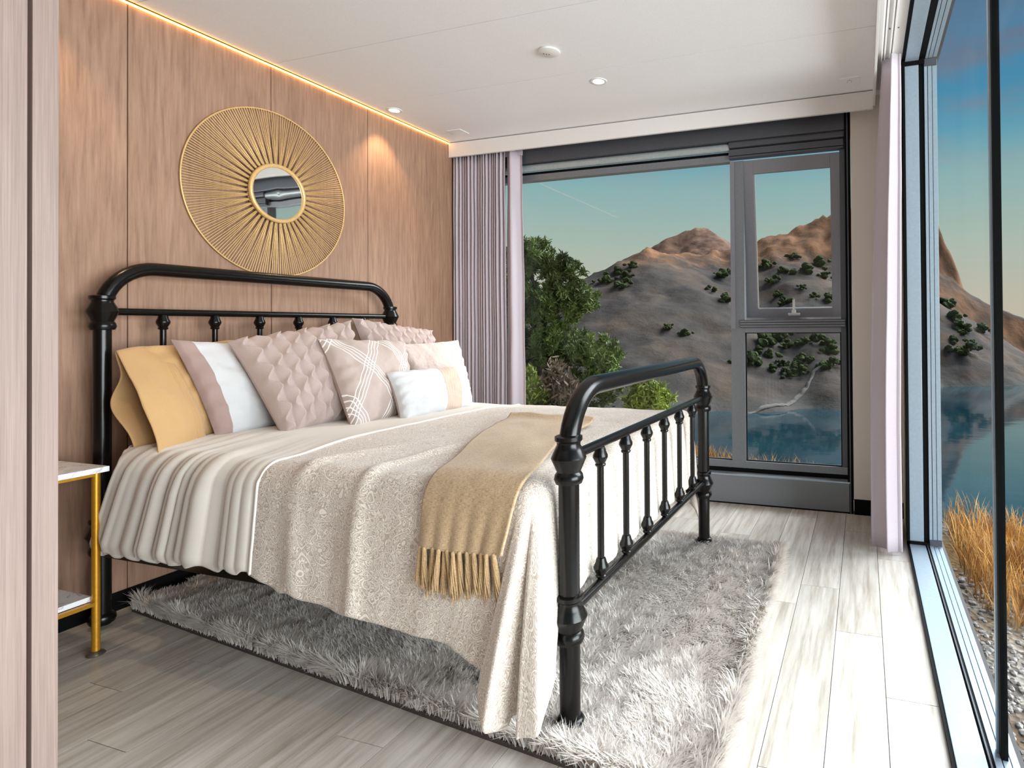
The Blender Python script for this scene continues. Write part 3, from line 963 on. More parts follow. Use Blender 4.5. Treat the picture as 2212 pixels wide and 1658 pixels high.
# ================================================================== PILLOWS
def pillow(name, label, TL, TR, BL, BR, T, parts, keyf, n=56, disp=None, pinch=.055, corner=.0, wrinkle=.006, seed=1, back='taupe', group=None, pw=.40):
    TL, TR, BL, BR = (np.array(q, float) for q in (TL, TR, BL, BR))
    c = (BL + BR) / 2
    root = empty(name, tuple(c))
    tag(root, label, 'pillow', group)
    u = np.linspace(0, 1, n); v = np.linspace(0, 1, n)
    # finer sampling near the edge keeps the seam crisp
    Ug, Vg = np.meshgrid(u, v, indexing='ij')
    uu = .5 + (Ug - .5) * (1 - pinch * 4 * Vg * (1 - Vg)); vv = .5 + (Vg - .5) * (1 - pinch * 4 * Ug * (1 - Ug))
    S = (BL[None, None] * ((1 - uu) * (1 - vv))[..., None] + BR * (uu * (1 - vv))[..., None] + TL * ((1 - uu) * vv)[..., None] + TR * (uu * vv)[..., None])
    nn_ = np.cross(BR - BL, TL - BL); nn_ /= np.linalg.norm(nn_)
    if nn_[0] < 0: nn_ = -nn_
    prof = (np.clip(4 * Ug * (1 - Ug), 0, 1) ** pw) * (np.clip(4 * Vg * (1 - Vg), 0, 1) ** pw)
    edgef = np.minimum(np.minimum(Ug, 1 - Ug), np.minimum(Vg, 1 - Vg))
    wr = wrinkle * fbm(Ug * 6 + seed, Vg * 6, seed, 3) * 2 * sst(0, .1, edgef)
    # puckers that run in from the seams
    wr = wr + wrinkle * .9 * (np.sin(Vg * 34 + 5 * fbm(Ug * 3, Vg * 3, seed + 5)) * np.exp(-np.minimum(Ug, 1 - Ug) / .09) + np.sin(Ug * 31 + 4 * fbm(Ug * 3, Vg * 3, seed + 9)) * np.exp(-np.minimum(Vg, 1 - Vg) / .08)) * sst(0, .03, edgef)
    h = T * prof + wr * prof ** .5
    if disp is not None:
        h = h + disp(Ug, Vg) * sst(0, .025, edgef)
    Vf = S + nn_ * h[..., None]
    Vb = S - nn_ * (T * .8 * prof)[..., None]
    uv = np.stack([Ug, Vg], -1).reshape(-1, 2)
    F = grid_faces(n, n)
    groups = {}
    for i in range(n - 1):
        for j in range(n - 1):
            groups.setdefault(keyf((u[i] + u[i + 1]) / 2, (v[j] + v[j + 1]) / 2), []).append(F[i * (n - 1) + j])
    for key, fl in groups.items():
        pn, mn = parts[key]
        idx = sorted({q for f in fl for q in f}); mp_ = {q: k for k, q in enumerate(idx)}
        mk(pn, Vf.reshape(-1, 3)[idx], [tuple(mp_[q] for q in f) for f in fl], M[mn], root, uv[idx])
    mk('back', Vb.reshape(-1, 3), [f[::-1] for f in F], M[back], root, uv)
    # piped seam around the rim
    rim = [S[i, 0] for i in range(0, n, 3)] + [S[-1, j] for j in range(0, n, 3)] + [S[i, -1] for i in range(n - 1, -1, -3)] + [S[0, j] for j in range(n - 1, -1, -3)]
    return root, S, nn_

one = lambda a, b: 'a'
def pleats_disp(nu, nv, amp, sx=.0):
    def f(U, V):
        a = U * nu + sx * V * nv + .35 * fbm(U * 3, V * 3, 55, 2)
        col = np.floor(a); fa = a - col
        # pleat lines pinned alternately to the left and right at each row
        s_ = np.cos(PI * V * nv + PI * (col % 2) + .5 * fbm(U * 4, V * 4, 57, 2))
        r = .55 + .30 * s_
        return amp * np.where(fa < r, (fa / r) ** .8, np.clip(1 - (fa - r) / .16, 0, 1))
    return f
pillow('sleeping_pillow', 'tan pillow in an open-ended case at the back against the headboard', (-3.09, 1.72, 1.22), (-3.09, 2.44, 1.27), (-2.84, 1.70, .80), (-2.86, 2.44, .80), .075, {'a': ('pillowcase', 'tan')}, one, back='tan', seed=3, wrinkle=.016)
tan = [o for o in bpy.data.objects if o.name == 'sleeping_pillow'][0]
# open cuff of the pillowcase: front and back sheets that part towards the end
nk, ns = 26, 44
V = np.zeros((nk, 2 * ns, 3))
for i in range(nk):
    q = i / (nk - 1)
    top = np.array([-3.09, 1.80 - .165 * q, 1.215 - .012 * q + .012 * math.sin(q * 3)])
    bf = np.array([-2.795 + .095 * q, 1.80 - .235 * q, .812 - .030 * q])
    bb = np.array([-2.90 + .03 * q, 1.80 - .215 * q, .806 - .020 * q])
    for j in range(ns):
        s_ = j / (ns - 1)
        bow = math.sin(PI * s_)
        V[i, j] = top * (1 - s_) + bf * s_ + np.array([.060 - .020 * q + .014 * math.sin(s_ * 9 + q * 5) * (.4 + .6 * q) + .02 * float(fbm(np.array(s_ * 5 + q * 2), np.array(q * 3), 6, 3)), -.012 * q * math.sin(s_ * 5), 0]) * bow
        s2 = 1 - s_
        bow = math.sin(PI * s2)
        V[i, ns + j] = top * (1 - s2) + bb * s2 + np.array([-.050 + .035 * q * math.sin(s2 * 9), .015 * q * math.sin(s2 * 7), 0]) * bow
F = []
for i in range(nk - 1):
    for j in range(2 * ns):
        j2 = (j + 1) % (2 * ns)
        F.append((i * 2 * ns + j, i * 2 * ns + j2, (i + 1) * 2 * ns + j2, (i + 1) * 2 * ns + j))
o = mk('cuff', V.reshape(-1, 3), F, M['tan'], tan)
o.modifiers.new('thick', 'SOLIDIFY').thickness = .004
for i in (3, 4):
    MB().tube([V[i, j] + np.array([.0045, -.0015, 0]) for j in range(0, ns, 2)], .0022, 6).build('hem_stitch', M['tan'], tan, auto=60)
mkey = lambda u_, v_: 'f' if u_ < .13 else ('w' if u_ < .66 else ('l' if u_ < .80 else 'r'))
pillow('sham', 'white pillow sham with a dark taupe flange and a lace strip', (-3.01, 1.795, 1.25), (-2.98, 2.30, 1.21), (-2.77, 1.83, .80), (-2.74, 2.32, .81), .075,
       {'f': ('flange', 'taupe_dark'), 'w': ('white_panel', 'white_cloth'), 'l': ('lace_strip', 'lace'), 'r': ('end_panel', 'taupe')}, mkey, seed=6, wrinkle=.012)
pillow('cushion', 'large taupe cushion with pinched pleats in front of the white sham', (-2.90, 1.965, 1.235), (-2.84, 2.60, 1.335), (-2.55, 1.97, .80), (-2.55, 2.42, .805), .09, {'a': ('cover', 'taupe')}, one, n=170, disp=pleats_disp(9, 10, .026), seed=9, wrinkle=.010, group='taupe pleated cushions')
pillow('cushion', 'taupe pinch-pleated cushion at the back by the curtain, showing only its top', (-3.00, 2.76, 1.36), (-2.93, 3.36, 1.275), (-2.78, 2.76, .82), (-2.73, 3.26, .82), .08, {'a': ('cover', 'taupe')}, one, n=150, disp=pleats_disp(11, 12, .022, .0), seed=12, wrinkle=.008, group='taupe pleated cushions')
pillow('cushion', 'taupe cushion embroidered with crossing white diamond lines', (-2.71, 2.285, 1.24), (-2.66, 2.82, 1.215), (-2.37, 2.18, .80), (-2.42, 2.64, .80), .09, {'a': ('cover', 'diamond')}, one, n=70, seed=15, wrinkle=.016)
pillow('cushion', 'blush crinkled velvet cushion behind the small white pillow', (-2.72, 2.84, 1.195), (-2.68, 3.33, 1.21), (-2.52, 2.80, .83), (-2.50, 3.24, .83), .07, {'a': ('cover', 'crinkle')}, one, n=70, seed=18, wrinkle=.012, disp=lambda U, V: .006 * fbm(U * 16, V * 12, 3, 3), back='crinkle')
bkey = lambda u_, v_: 'b' if .54 < u_ < .78 else ('w' if u_ <= .54 else 'w2')
pillow('lumbar_pillow', 'small white lumbar pillow with a ribbed beige band', (-2.44, 2.46, 1.055), (-2.41, 3.06, 1.05), (-2.28, 2.395, .80), (-2.27, 2.95, .805), .075,
       {'b': ('ribbed_band', 'band'), 'w': ('white_panel', 'white_cloth'), 'w2': ('white_panel', 'white_cloth')}, bkey, n=110, seed=21, wrinkle=.012, back='taupe', pw=.34,
       disp=lambda U, V: .0035 * np.abs(np.sin((U - .54) / .24 * PI * 7)) * (U > .54) * (U < .78))

# ================================================================== SIDE TABLE
st = empty('side_table', (-3.10, 1.28, 0))
tag(st, 'side table with white marble shelves on slim gold legs', 'side table')
box('top', M['marble'], st, -3.292, -2.902, 1.045, 1.516, .727, .748, .002)
box('shelf', M['marble'], st, -3.285, -2.952, 1.075, 1.486, .212, .232, .002)
for x in (-3.262, -2.934):
    for y in (1.072, 1.489):
        lg = MB().tube([(x, y, .010), (x, y, .728)], .0135, 14).build('leg', M['gold_leg'], st, auto=40)
        MB().lathe([(0, .028), (.004, .030), (.010, .026), (.018, .014)], 20, (x, y, 0)).build('glide', M['nickel'], lg, auto=40)
for (x0, x1, y0, y1) in ((-3.262, -2.934, 1.062, 1.082), (-3.262, -2.934, 1.479, 1.499), (-3.272, -3.252, 1.072, 1.489), (-2.944, -2.924, 1.072, 1.489)):
    box('apron', M['gold_leg'], st, x0, x1, y0, y1, .712, .727)
    box('shelf_rail', M['gold_leg'], st, x0, x1, y0, y1, .198, .212)

# ================================================================== SUNBURST MIRROR
MY, MZ, MR = 2.487, 2.085, .482
mir = empty('sunburst_mirror', (WX, MY, MZ))
tag(mir, 'round gold sunburst wall mirror with fine wire rays', 'mirror')
xr, xi = WX + .012, WX + .052
MB().tube([(xr, MY + MR * math.cos(a), MZ + MR * math.sin(a)) for a in np.linspace(0, 2 * PI, 97)], .0042, 8, cap=False).build('rim', M['gold'], mir, auto=60)
RI = .160
MB().tube([(xi, MY + RI * math.cos(a), MZ + RI * math.sin(a)) for a in np.linspace(0, 2 * PI, 73)], .012, 12, cap=False).build('inner_ring', M['gold'], mir, auto=60)
o = MB().lathe([(0, .001), (.0005, RI - .004), (-.03, RI + .002)], 64, cap=False).build('glass', M['mirror'], None, auto=20)
o.parent = mir
o.matrix_parent_inverse = Matrix.Translation(-Vector(mir.location))
o.rotation_euler = (0, PI / 2, 0)
o.location = (xi, MY, MZ)
NR, GR = 210, 5
for k in range(NR):
    gk, ik = divmod(k, GR)
    a1 = 2 * PI * (k + .5) / NR
    ac = 2 * PI * (gk * GR + GR / 2) / NR
    a0 = ac + (ik - (GR - 1) / 2) * .011
    p0 = Vector((WX + .034 + .004 * (ik % 2), MY + (RI - .002) * math.cos(a0), MZ + (RI - .002) * math.sin(a0)))
    p1 = Vector((xr + .001 * (ik % 3), MY + MR * math.cos(a1), MZ + MR * math.sin(a1)))
    MB().tube([p0, p1], .0021, 5, cap=False).build('ray', M['gold'], mir, smooth=True)

# ================================================================== RUG
rug = empty('shag_rug', (-1.8, 2.4, 0))
tag(rug, 'silvery taupe shag rug under the foot of the iron bed', 'rug')
QA, QB, QC, QD = np.array((-.40, 1.46)), np.array((-.445, 3.325)), np.array((-3.22, 3.30)), np.array((-3.22, 1.765))
def rug_pt(s_, t_):
    return (QA * ((1 - s_) * (1 - t_))[:, None] + QB * ((1 - s_) * t_)[:, None] + QD * (s_ * (1 - t_))[:, None] + QC * (s_ * t_)[:, None])
ring = [QA, QB, QC, QD]
MB().add([(q[0], q[1], 0.0) for q in ring] + [(q[0], q[1], .016) for q in ring], [(0, 1, 2, 3), (7, 6, 5, 4), (0, 4, 5, 1), (1, 5, 6, 2), (2, 6, 7, 3), (3, 7, 4, 0)]).build('backing', M['rug_back'], rug)
NB = 300000
S_, T_ = rng.random(NB), rng.random(NB)
ke = 5000                               # denser rows at the rim
e_ = rng.random(ke)
S_[:ke] = np.where(e_ < .35, rng.random(ke) * .02, S_[:ke]); T_[:ke] = np.where(e_ >= .35, rng.random(ke) * .03, T_[:ke])
B = rug_pt(S_, T_)
lay = 2 * PI * 1.2 * fbm(B[:, 0] * 2.2, B[:, 1] * 2.2, 61, 3) + rng.normal(0, .75, NB) + .9
tuft = fbm(B[:, 0] * 26, B[:, 1] * 26, 71, 2)
lay += 3.5 * tuft
rim_n = fbm(B[:, 0] * 30, B[:, 1] * 30, 77, 2)
lean = np.clip(.85 + .9 * fbm(B[:, 0] * 3, B[:, 1] * 3, 81, 3) + rng.normal(0, .16, NB), .25, 1.35)
L = (.046 + .016 * rng.random(NB) + .02 * tuft) * (1 + .5 * ((T_ < .02) | (S_ < .012)) * (.4 + 1.6 * vnoise(B[:, 0] * 45, B[:, 1] * 45, 66)))
# rim strands lie outwards
edge_out = np.zeros((NB, 2))
edge_out[:, 1] -= (T_ < .02) * (1.0 + 3 * rim_n)
edge_out[:, 0] += (S_ < .012) * .9
edge_out[:, 0] -= (S_ > .988) * .9
edge_out[:, 1] += (T_ > .98) * .9
dirx = np.cos(lay) + .55 * edge_out[:, 0]; diry = np.sin(lay) + .55 * edge_out[:, 1]
nn2 = np.hypot(dirx, diry) + 1e-9
dirx /= nn2; diry /= nn2
sl, cl2 = np.sin(lean), np.cos(lean)
wd = .0016 + .0010 * rng.random(NB)
sx, sy = -diry * wd, dirx * wd
V = np.zeros((NB, 5, 3))
z0 = .012
V[:, 0] = np.stack([B[:, 0] + sx, B[:, 1] + sy, np.full(NB, z0)], -1)
V[:, 1] = np.stack([B[:, 0] - sx, B[:, 1] - sy, np.full(NB, z0)], -1)
m1 = .55 * L
mx_, my_, mz_ = B[:, 0] + dirx * m1 * sl * .6, B[:, 1] + diry * m1 * sl * .6, z0 + m1 * np.sqrt(1 - (.6 * sl) ** 2)
V[:, 2] = np.stack([mx_ - sx, my_ - sy, mz_], -1)
V[:, 3] = np.stack([mx_ + sx, my_ + sy, mz_], -1)
V[:, 4] = np.stack([mx_ + dirx * .5 * L * np.minimum(1, sl * 1.15), my_ + diry * .5 * L * np.minimum(1, sl * 1.15), np.maximum(.008, mz_ + .5 * L * np.maximum(cl2 - .25, -.3))], -1)
me = bpy.data.meshes.new('pile')
base = np.arange(NB)[:, None] * 5
quad = np.concatenate([base + 0, base + 1, base + 2, base + 3], 1)
tri = np.concatenate([base + 3, base + 2, base + 4], 1)
me.vertices.add(NB * 5); me.vertices.foreach_set('co', V.astype(np.float32).ravel())
me.loops.add(NB * 7)
lv = np.concatenate([quad, tri], 1).astype(np.int32)
me.loops.foreach_set('vertex_index', lv.ravel())
me.polygons.add(NB * 2)
ls = np.stack([np.arange(NB) * 7, np.arange(NB) * 7 + 4], 1).astype(np.int32)
me.polygons.foreach_set('loop_start', ls.ravel())
me.update(calc_edges=True)
sh = np.repeat(np.clip(.5 + .22 * rng.normal(size=NB), 0, 1), 5).astype(np.float32)
at = me.attributes.new('strand_tint', 'FLOAT', 'POINT'); at.data.foreach_set('value', sh)
me.polygons.foreach_set('use_smooth', np.ones(NB * 2, bool))
pile = link('pile', me, M['pile'], rug)
tag(pile, kind='stuff')

# ================================================================== OUTDOORS
SEA = -29.0
def ridge(x, y, pts, slope, best):
    for (ax, ay, az), (bx, by, bz) in zip(pts[:-1], pts[1:]):
        dx, dy = bx - ax, by - ay
        t = np.clip(((x - ax) * dx + (y - ay) * dy) / (dx * dx + dy * dy), 0, 1)
        dist = np.hypot(x - ax - t * dx, y - ay - t * dy)
        best = np.maximum(best, az + t * (bz - az) - slope * dist)
    return best
MAIN = [(-157.7, 264.6, 17.6), (-150.6, 298.3, 29.7), (-139.4, 312.2, 38.7), (-128.1, 336.6, 50.3), (-111.9, 362.7, 50.3), (-88.6, 391.1, 54.3), (-80.9, 393.5, 52.6), (-65.4, 398.3, 60.5), (-51.2, 413.2, 69.5), (-23.3, 432.4, 83.4), (6.0, 452.0, 99.0), (32.5, 460.3, 102.9), (47.0, 463.0, 87.9)]
MAIN_SLOPE = [.5, .5, .5, .49, .47, .46, .46, .52, .62, 1.5, 2.4, 2.6]
CLIFF_SLOPE = [2.6, 2.6, 2.4, 1.2, .9, .8, .8, .8]
APRON = [(-25.0, 405.0, 58.0), (8.0, 405.0, 40.0), (34.0, 400.0, 14.0), (62.0, 436.0, 8.0)]
CLIFF = [(47.0, 463.0, 87.9), (53.9, 457.0, 62.5), (59.0, 450.4, 38.0), (62.8, 444.4, 19.4), (72.4, 442.3, 9.4), (84.6, 446.3, -0.3), (98.0, 455.8, -10.3), (109.2, 464.7, -18.1), (130.5, 482.0, -29.5)]
SPUR = [(-126.7, 337.1, 47.9), (-122.7, 307.1, 26.8), (-124.0, 280.6, 15.1), (-124.8, 259.4, 5.1), (-118.7, 230.1, -11.7)]
FAR = [(-270.7, 647.8, 83.7), (-254.5, 652.9, 92.1), (-233.9, 680.2, 111.8), (-206.2, 709.8, 128.9), (-189.1, 715.2, 127.6), (-172.2, 720.7, 116.1), (-155.3, 726.1, 102.3), (-127.0, 735.2, 87.1)]
def hill_h(x, y):
    b = np.full(np.shape(x), -80.0)
    wx = x + 9 * fbm(x / 26, y / 26, 3); wy = y + 9 * fbm(x / 26, y / 26, 8)
    for k in range(len(MAIN) - 1):
        b = ridge(wx, wy, MAIN[k:k + 2], MAIN_SLOPE[k], b)
    b = b - .6 * np.maximum(0, x + 4) * np.clip((440 - y) / 50, 0, 1)
    for k in range(len(CLIFF) - 1):
        b = ridge(wx, wy, CLIFF[k:k + 2], CLIFF_SLOPE[k], b)
    b = ridge(wx, wy, APRON, .66, b)
    b = ridge(wx, wy, SPUR, .5, b)
    b = b + 9.0 * fbm(x / 8, y / 22, 33, 4) * sst(15, 60, b)
    return b + 5.0 * fbm(x / 17, y / 17, 21, 5) + 2.0 * fbm(x / 5, y / 5, 5, 3)
SHRUB_XY = [(-57.2, 356.0), (-45.2, 341.0), (-41.8, 371.3), (-31.0, 346.5), (-31.3, 321.3), (-44.7, 317.1), (-38.3, 305.6), (-24.6, 314.1), (-21.8, 348.4), (-26.2, 374.2), (-50.7, 331.9), (-17.2, 311.2), (-42.7, 257.2), (-38.1, 269.1), (-33.0, 262.3), (-39.3, 248.8), (-32.6, 242.6), (-27.1, 245.4), (-22.3, 245.8), (-43.3, 248.6), (-24.7, 261.8), (-20.9, 265.1), (-14.6, 260.8), (-12.5, 257.3), (-27.9, 235.7), (-44.0, 235.8), (-13.7, 242.3), (-35.5, 236.5), (-23.6, 239.2), (-80.3, 335.1), (-79.0, 348.1), (-132.0, 298.9), (-123.6, 289.0), (-132.8, 285.0), (-122.4, 280.0), (-124.4, 304.4), (-84.2, 244.0), (-75.5, 243.6), (-77.9, 303.5), (-68.3, 289.8), (50.6, 409.2), (50.6, 369.4), (53.5, 356.8), (46.7, 342.1), (57.0, 349.5), (43.1, 332.6), (51.1, 334.1), (51.7, 360.4), (66.6, 377.7)]
PATH_XY = [(-52.3, 195.6), (-38.5, 196.8), (-33.8, 202.5), (-28.2, 209.5), (-24.1, 220.2), (-21.2, 226.4), (-19.4, 237.4), (-16.3, 240.4), (-9.3, 247.9)]

def height_mesh(name, x0, x1, y0, y1, step, fn, m):
    xs = np.arange(x0, x1 + step, step); ys_ = np.arange(y0, y1 + step, step)
    Xg, Yg = np.meshgrid(xs, ys_, indexing='ij')
    Z = fn(Xg, Yg)
    V = np.stack([Xg, Yg, Z], -1).reshape(-1, 3)
    ny = len(ys_)
    keep = Z > SEA - 6
    F = [f for f in grid_faces(len(xs), ny) if keep.ravel()[list(f)].any()]
    idx = np.unique(np.array(F).ravel()); mp_ = -np.ones(len(V), int); mp_[idx] = np.arange(len(idx))
    return mk(name, V[idx], [tuple(int(mp_[q]) for q in f) for f in F], m)

def terrain_mat(name, low, mid, high, rock, shore=True):
    m, nt, b = new_mat(name, mid, .95, spec=.1)
    geo = N(nt, 'ShaderNodeNewGeometry')
    sp = N(nt, 'ShaderNodeSeparateXYZ', {0: geo.outputs['Position']})
    n1 = N(nt, 'ShaderNodeTexNoise', {'Vector': geo.outputs['Position'], 'Scale': .03, 'Detail': 8.0, 'Roughness': .6})
    n2 = N(nt, 'ShaderNodeTexNoise', {'Vector': geo.outputs['Position'], 'Scale': .16, 'Detail': 6.0, 'Roughness': .65})
    base = ramp(nt, n1.outputs[0], [(.36, lin(low)), (.5, lin(mid)), (.64, lin(high))])
    st_ = N(nt, 'ShaderNodeTexNoise', {'Vector': N(nt, 'ShaderNodeMapping', {0: geo.outputs['Position'], 'Scale': (.10, .10, .012)}).outputs[0], 'Scale': 1.0, 'Detail': 6.0})
    rk = ramp(nt, st_.outputs[0], [(.36, lin([c * .72 for c in rock])), (.55, lin(rock)), (.7, lin([min(255, c * 1.18) for c in rock]))])
    hz = math_n(nt, 'ADD', math_n(nt, 'MULTIPLY_ADD', sp.outputs['Z'], .02, .0), math_n(nt, 'MULTIPLY_ADD', n2.outputs[0], .9, -.45))
    nz = N(nt, 'ShaderNodeSeparateXYZ', {0: geo.outputs['Normal']}).outputs['Z']
    steep = ramp(nt, nz, [(.55, g(1)), (.82, g(0))])
    hi = ramp(nt, hz, [(.72, g(0)), (1.1, g(1))])
    base = mix(nt, math_n(nt, 'MAXIMUM', hi, steep), base, rk)
    if shore:
        sh_ = ramp(nt, math_n(nt, 'ADD', math_n(nt, 'MULTIPLY_ADD', sp.outputs['Z'], .1, 2.9), math_n(nt, 'MULTIPLY_ADD', n2.outputs[0], .6, -.3)), [(.25, g(1)), (.42, g(0))])
        base = mix(nt, sh_, base, lin((84, 80, 76)))
    setc(nt, b, base)
    bump(nt, b, n2.outputs[0], .35, 2.0)
    return m
M['hill'] = terrain_mat('scrub_hillside', (64, 60, 58), (80, 73, 69), (98, 84, 73), (134, 96, 70))
M['far_rock'] = terrain_mat('far_rock', (96, 76, 66), (112, 88, 76), (120, 95, 80), (126, 96, 80), False)
hill = height_mesh('hillside', -230, 150, 140, 520, 2.6, hill_h, M['hill'])
tag(hill, 'brown scrub hillside and rocky headland rising from the bay', 'hill')
farm = height_mesh('far_peak', -470, 60, 500, 900, 5.0, lambda x, y: ridge(x + 10 * fbm(x / 30, y / 30, 4), y + 10 * fbm(x / 30, y / 30, 6), FAR, .75, np.full(np.shape(x), -80.0)) + 10 * fbm(x / 24, y / 24, 9, 5), M['far_rock'])
tag(farm, 'pinkish rocky mountain peak behind the scrub hillside', 'mountain')
low = height_mesh('distant_headland', 380, 900, 1500, 1800, 20, lambda x, y: -29 + 34 * np.exp(-((y - 1650) / 70) ** 2) * (.6 + .8 * fbm(x / 120, y / 120, 5)) * sst(330, 460, x), M['far_rock'])
tag(low, 'low hazy headland on the horizon across the sea', 'hill')

# pale footpath along the shore, laid on the slope
PP = np.array(PATH_XY)
tt = np.linspace(0, len(PP) - 1, 120)
px_ = np.interp(tt, range(len(PP)), PP[:, 0]); py_ = np.interp(tt, range(len(PP)), PP[:, 1])
dx_, dy_ = np.gradient(px_), np.gradient(py_)
ln_ = np.hypot(dx_, dy_)
wv = .55 + .25 * vnoise(tt * 1.3, tt * 0, 3)
V = []
for k in range(len(tt)):
    for s_ in (-1, 0, 1):
        x, y = px_[k] - s_ * dy_[k] / ln_[k] * wv[k], py_[k] + s_ * dx_[k] / ln_[k] * wv[k]
        V.append((x, y, float(hill_h(np.array(x), np.array(y))) + .35))
V = np.array(V)
fp = mk('footpath', V, grid_faces(len(tt), 3), noisy('path_dust', (104, 98, 92), .95, 0, .1, .6))
fp.modifiers.new('thick', 'SOLIDIFY').thickness = .3
tag(fp, 'pale footpath climbing from the shore across the hillside', 'path')

# sea
m, nt, b = new_mat('sea_water', (22, 52, 62), .06, spec=.5)
geo = N(nt, 'ShaderNodeNewGeometry')
mpn = N(nt, 'ShaderNodeMapping', {0: geo.outputs['Position'], 'Scale': (.16, .34, .2)})
n1 = N(nt, 'ShaderNodeTexNoise', {'Vector': mpn.outputs[0], 'Scale': .5, 'Detail': 2.0})
n2 = N(nt, 'ShaderNodeTexNoise', {'Vector': geo.outputs['Position'], 'Scale': .018, 'Detail': 3.0})
setc(nt, b, ramp(nt, n2.outputs[0], [(.35, lin((18, 44, 54))), (.65, lin((28, 64, 75)))]))
bump(nt, b, n1.outputs[0], .06, .5)
M['sea'] = m
sea = mk('sea', [(-1500, 20, SEA), (3000, 20, SEA), (3000, 5000, SEA), (-1500, 5000, SEA)], [(0, 1, 2, 3)], M['sea'], smooth=False)
tag(sea, 'calm teal bay below the hillside', 'sea')

# shrubs on the slope
def shrub_mesh(seed):
    r_ = np.random.default_rng(seed)
    bm = bmesh.new()
    for k in range(13):
        c = r_.normal(0, .55, 3) * np.array((1, 1, .5)) + np.array((0, 0, .5))
        rad = r_.uniform(.22, .48)
        res = bmesh.ops.create_icosphere(bm, subdivisions=2, radius=rad)
        for v_ in res['verts']:
            f_ = 1 + 1.1 * float(fbm(np.array(v_.co.x * 5 + k * 3), np.array(v_.co.y * 5 + v_.co.z * 4), seed + k, 3))
            v_.co = Vector((v_.co.x * f_ + c[0], v_.co.y * f_ + c[1], v_.co.z * f_ * .8 + c[2]))
    me = bpy.data.meshes.new('shrub')
    bm.to_mesh(me)
    bm.free()
    return me
M['shrub'] = noisy('shrub_green', (64, 72, 44), .95, 0, .35, .9, .0, .1)
SM = [shrub_mesh(k) for k in range(4)]
for me in SM: me.materials.append(M['shrub'])
for k, (x, y) in enumerate(SHRUB_XY):
    d = math.hypot(x, y)
    o = bpy.data.objects.new('shrub', SM[k % 4])
    COL.objects.link(o)
    s_ = d * random.uniform(.007, .0145) * (1.35 if y < 272 and -50 < x < 20 else 1)
    o.location = (x, y, float(hill_h(np.array(x), np.array(y))) - .3 * s_)
    o.scale = (s_ * 1.1, s_ * 1.1, s_ * 1.05)
    o.rotation_euler = (0, 0, random.uniform(0, 6))
    if x > 20:
        tag(o, 'dark green shrub on the rocky headland across the water', 'shrub', 'shrubs on the headland')
    elif x < -60:
        tag(o, 'dark green shrub on the upper slope of the scrub hillside', 'shrub', 'shrubs on the upper hillside')
    elif y < 272:
        tag(o, 'dark green shrub low on the slope above the shore path', 'shrub', 'shrubs above the shore path')
    else:
        tag(o, 'dark green shrub high on the slope below the cliff', 'shrub', 'shrubs below the cliff')

# ground around the house: gravel terrace that breaks off towards the bay
def near_h(x, y):
    e = y - (5.0 - .62 * x) + .8 * fbm(x / 2, y / 2, 3)
    z = -.16 - .55 * np.maximum(0, e) - .05 * np.minimum(0, 0 * e) + .08 * fbm(x / .9, y / .9, 8, 3)
    return np.maximum(z, SEA - 3)
m, nt, b = new_mat('gravel_soil', (120, 110, 100), .95, spec=.1)
geo = N(nt, 'ShaderNodeNewGeometry')
n1 = N(nt, 'ShaderNodeTexVoronoi', {'Vector': geo.outputs['Position'], 'Scale': 34.0})
n2 = N(nt, 'ShaderNodeTexNoise', {'Vector': geo.outputs['Position'], 'Scale': 1.4, 'Detail': 5.0})
c1 = ramp(nt, n1.outputs['Color'], [(.2, lin((84, 78, 74))), (.8, lin((150, 142, 134)))])
setc(nt, b, mix(nt, ramp(nt, n2.outputs[0], [(.42, g(0)), (.6, g(1))]), c1, lin((122, 98, 66))))
bump(nt, b, n1.outputs['Distance'], .5, .02)
M['gravel'] = m
xs = np.concatenate([np.arange(-40, -8, 2.0), np.arange(-8, 12, .3), np.arange(12, 62, 2.0)]); ys_ = np.concatenate([np.arange(-8, 12, .3), np.arange(12, 90, 2.0)])
Xg, Yg = np.meshgrid(xs, ys_, indexing='ij')
inside = (Xg > WX - .5) & (Xg < .38) & (Yg < YG)
Z = np.where(inside, -.6, near_h(Xg, Yg))
gnd = mk('ground', np.stack([Xg, Yg, Z], -1).reshape(-1, 3), grid_faces(len(xs), len(ys_)), M['gravel'])
tag(gnd, kind='structure')

# loose stones by the glass wall
NS = 3200
px_ = .46 + rng.random(NS) * 1.5; py_ = 1.2 + rng.random(NS) * 2.6
mb_v, mb_f = [], []
bm = bmesh.new(); bmesh.ops.create_icosphere(bm, subdivisions=1, radius=1); bm.verts.ensure_lookup_table()
iv = np.array([v_.co[:] for v_ in bm.verts]); if_ = np.array([[v_.index for v_ in f.verts] for f in bm.faces]); bm.free()
allV = np.zeros((NS, len(iv), 3)); allF = np.zeros((NS, len(if_), 3), int)
for k in range(NS):
    s_ = rng.uniform(.006, .019)
    allV[k] = iv * (s_ * rng.uniform(.7, 1.3, 3) * np.array((1, 1, .6))) * rng.uniform(.8, 1.2, (len(iv), 1)) + np.array((px_[k], py_[k], float(near_h(px_[k], py_[k])) + s_ * .2))
    allF[k] = if_ + k * len(iv)
gr = mk('gravel', allV.reshape(-1, 3), allF.reshape(-1, 3), noisy('stone_grey', (132, 126, 122), .9, 0, .3, 40, 0, .2), smooth=False)
tag(gr, 'grey gravel lying outside the sliding glass wall', 'gravel', kind='stuff')

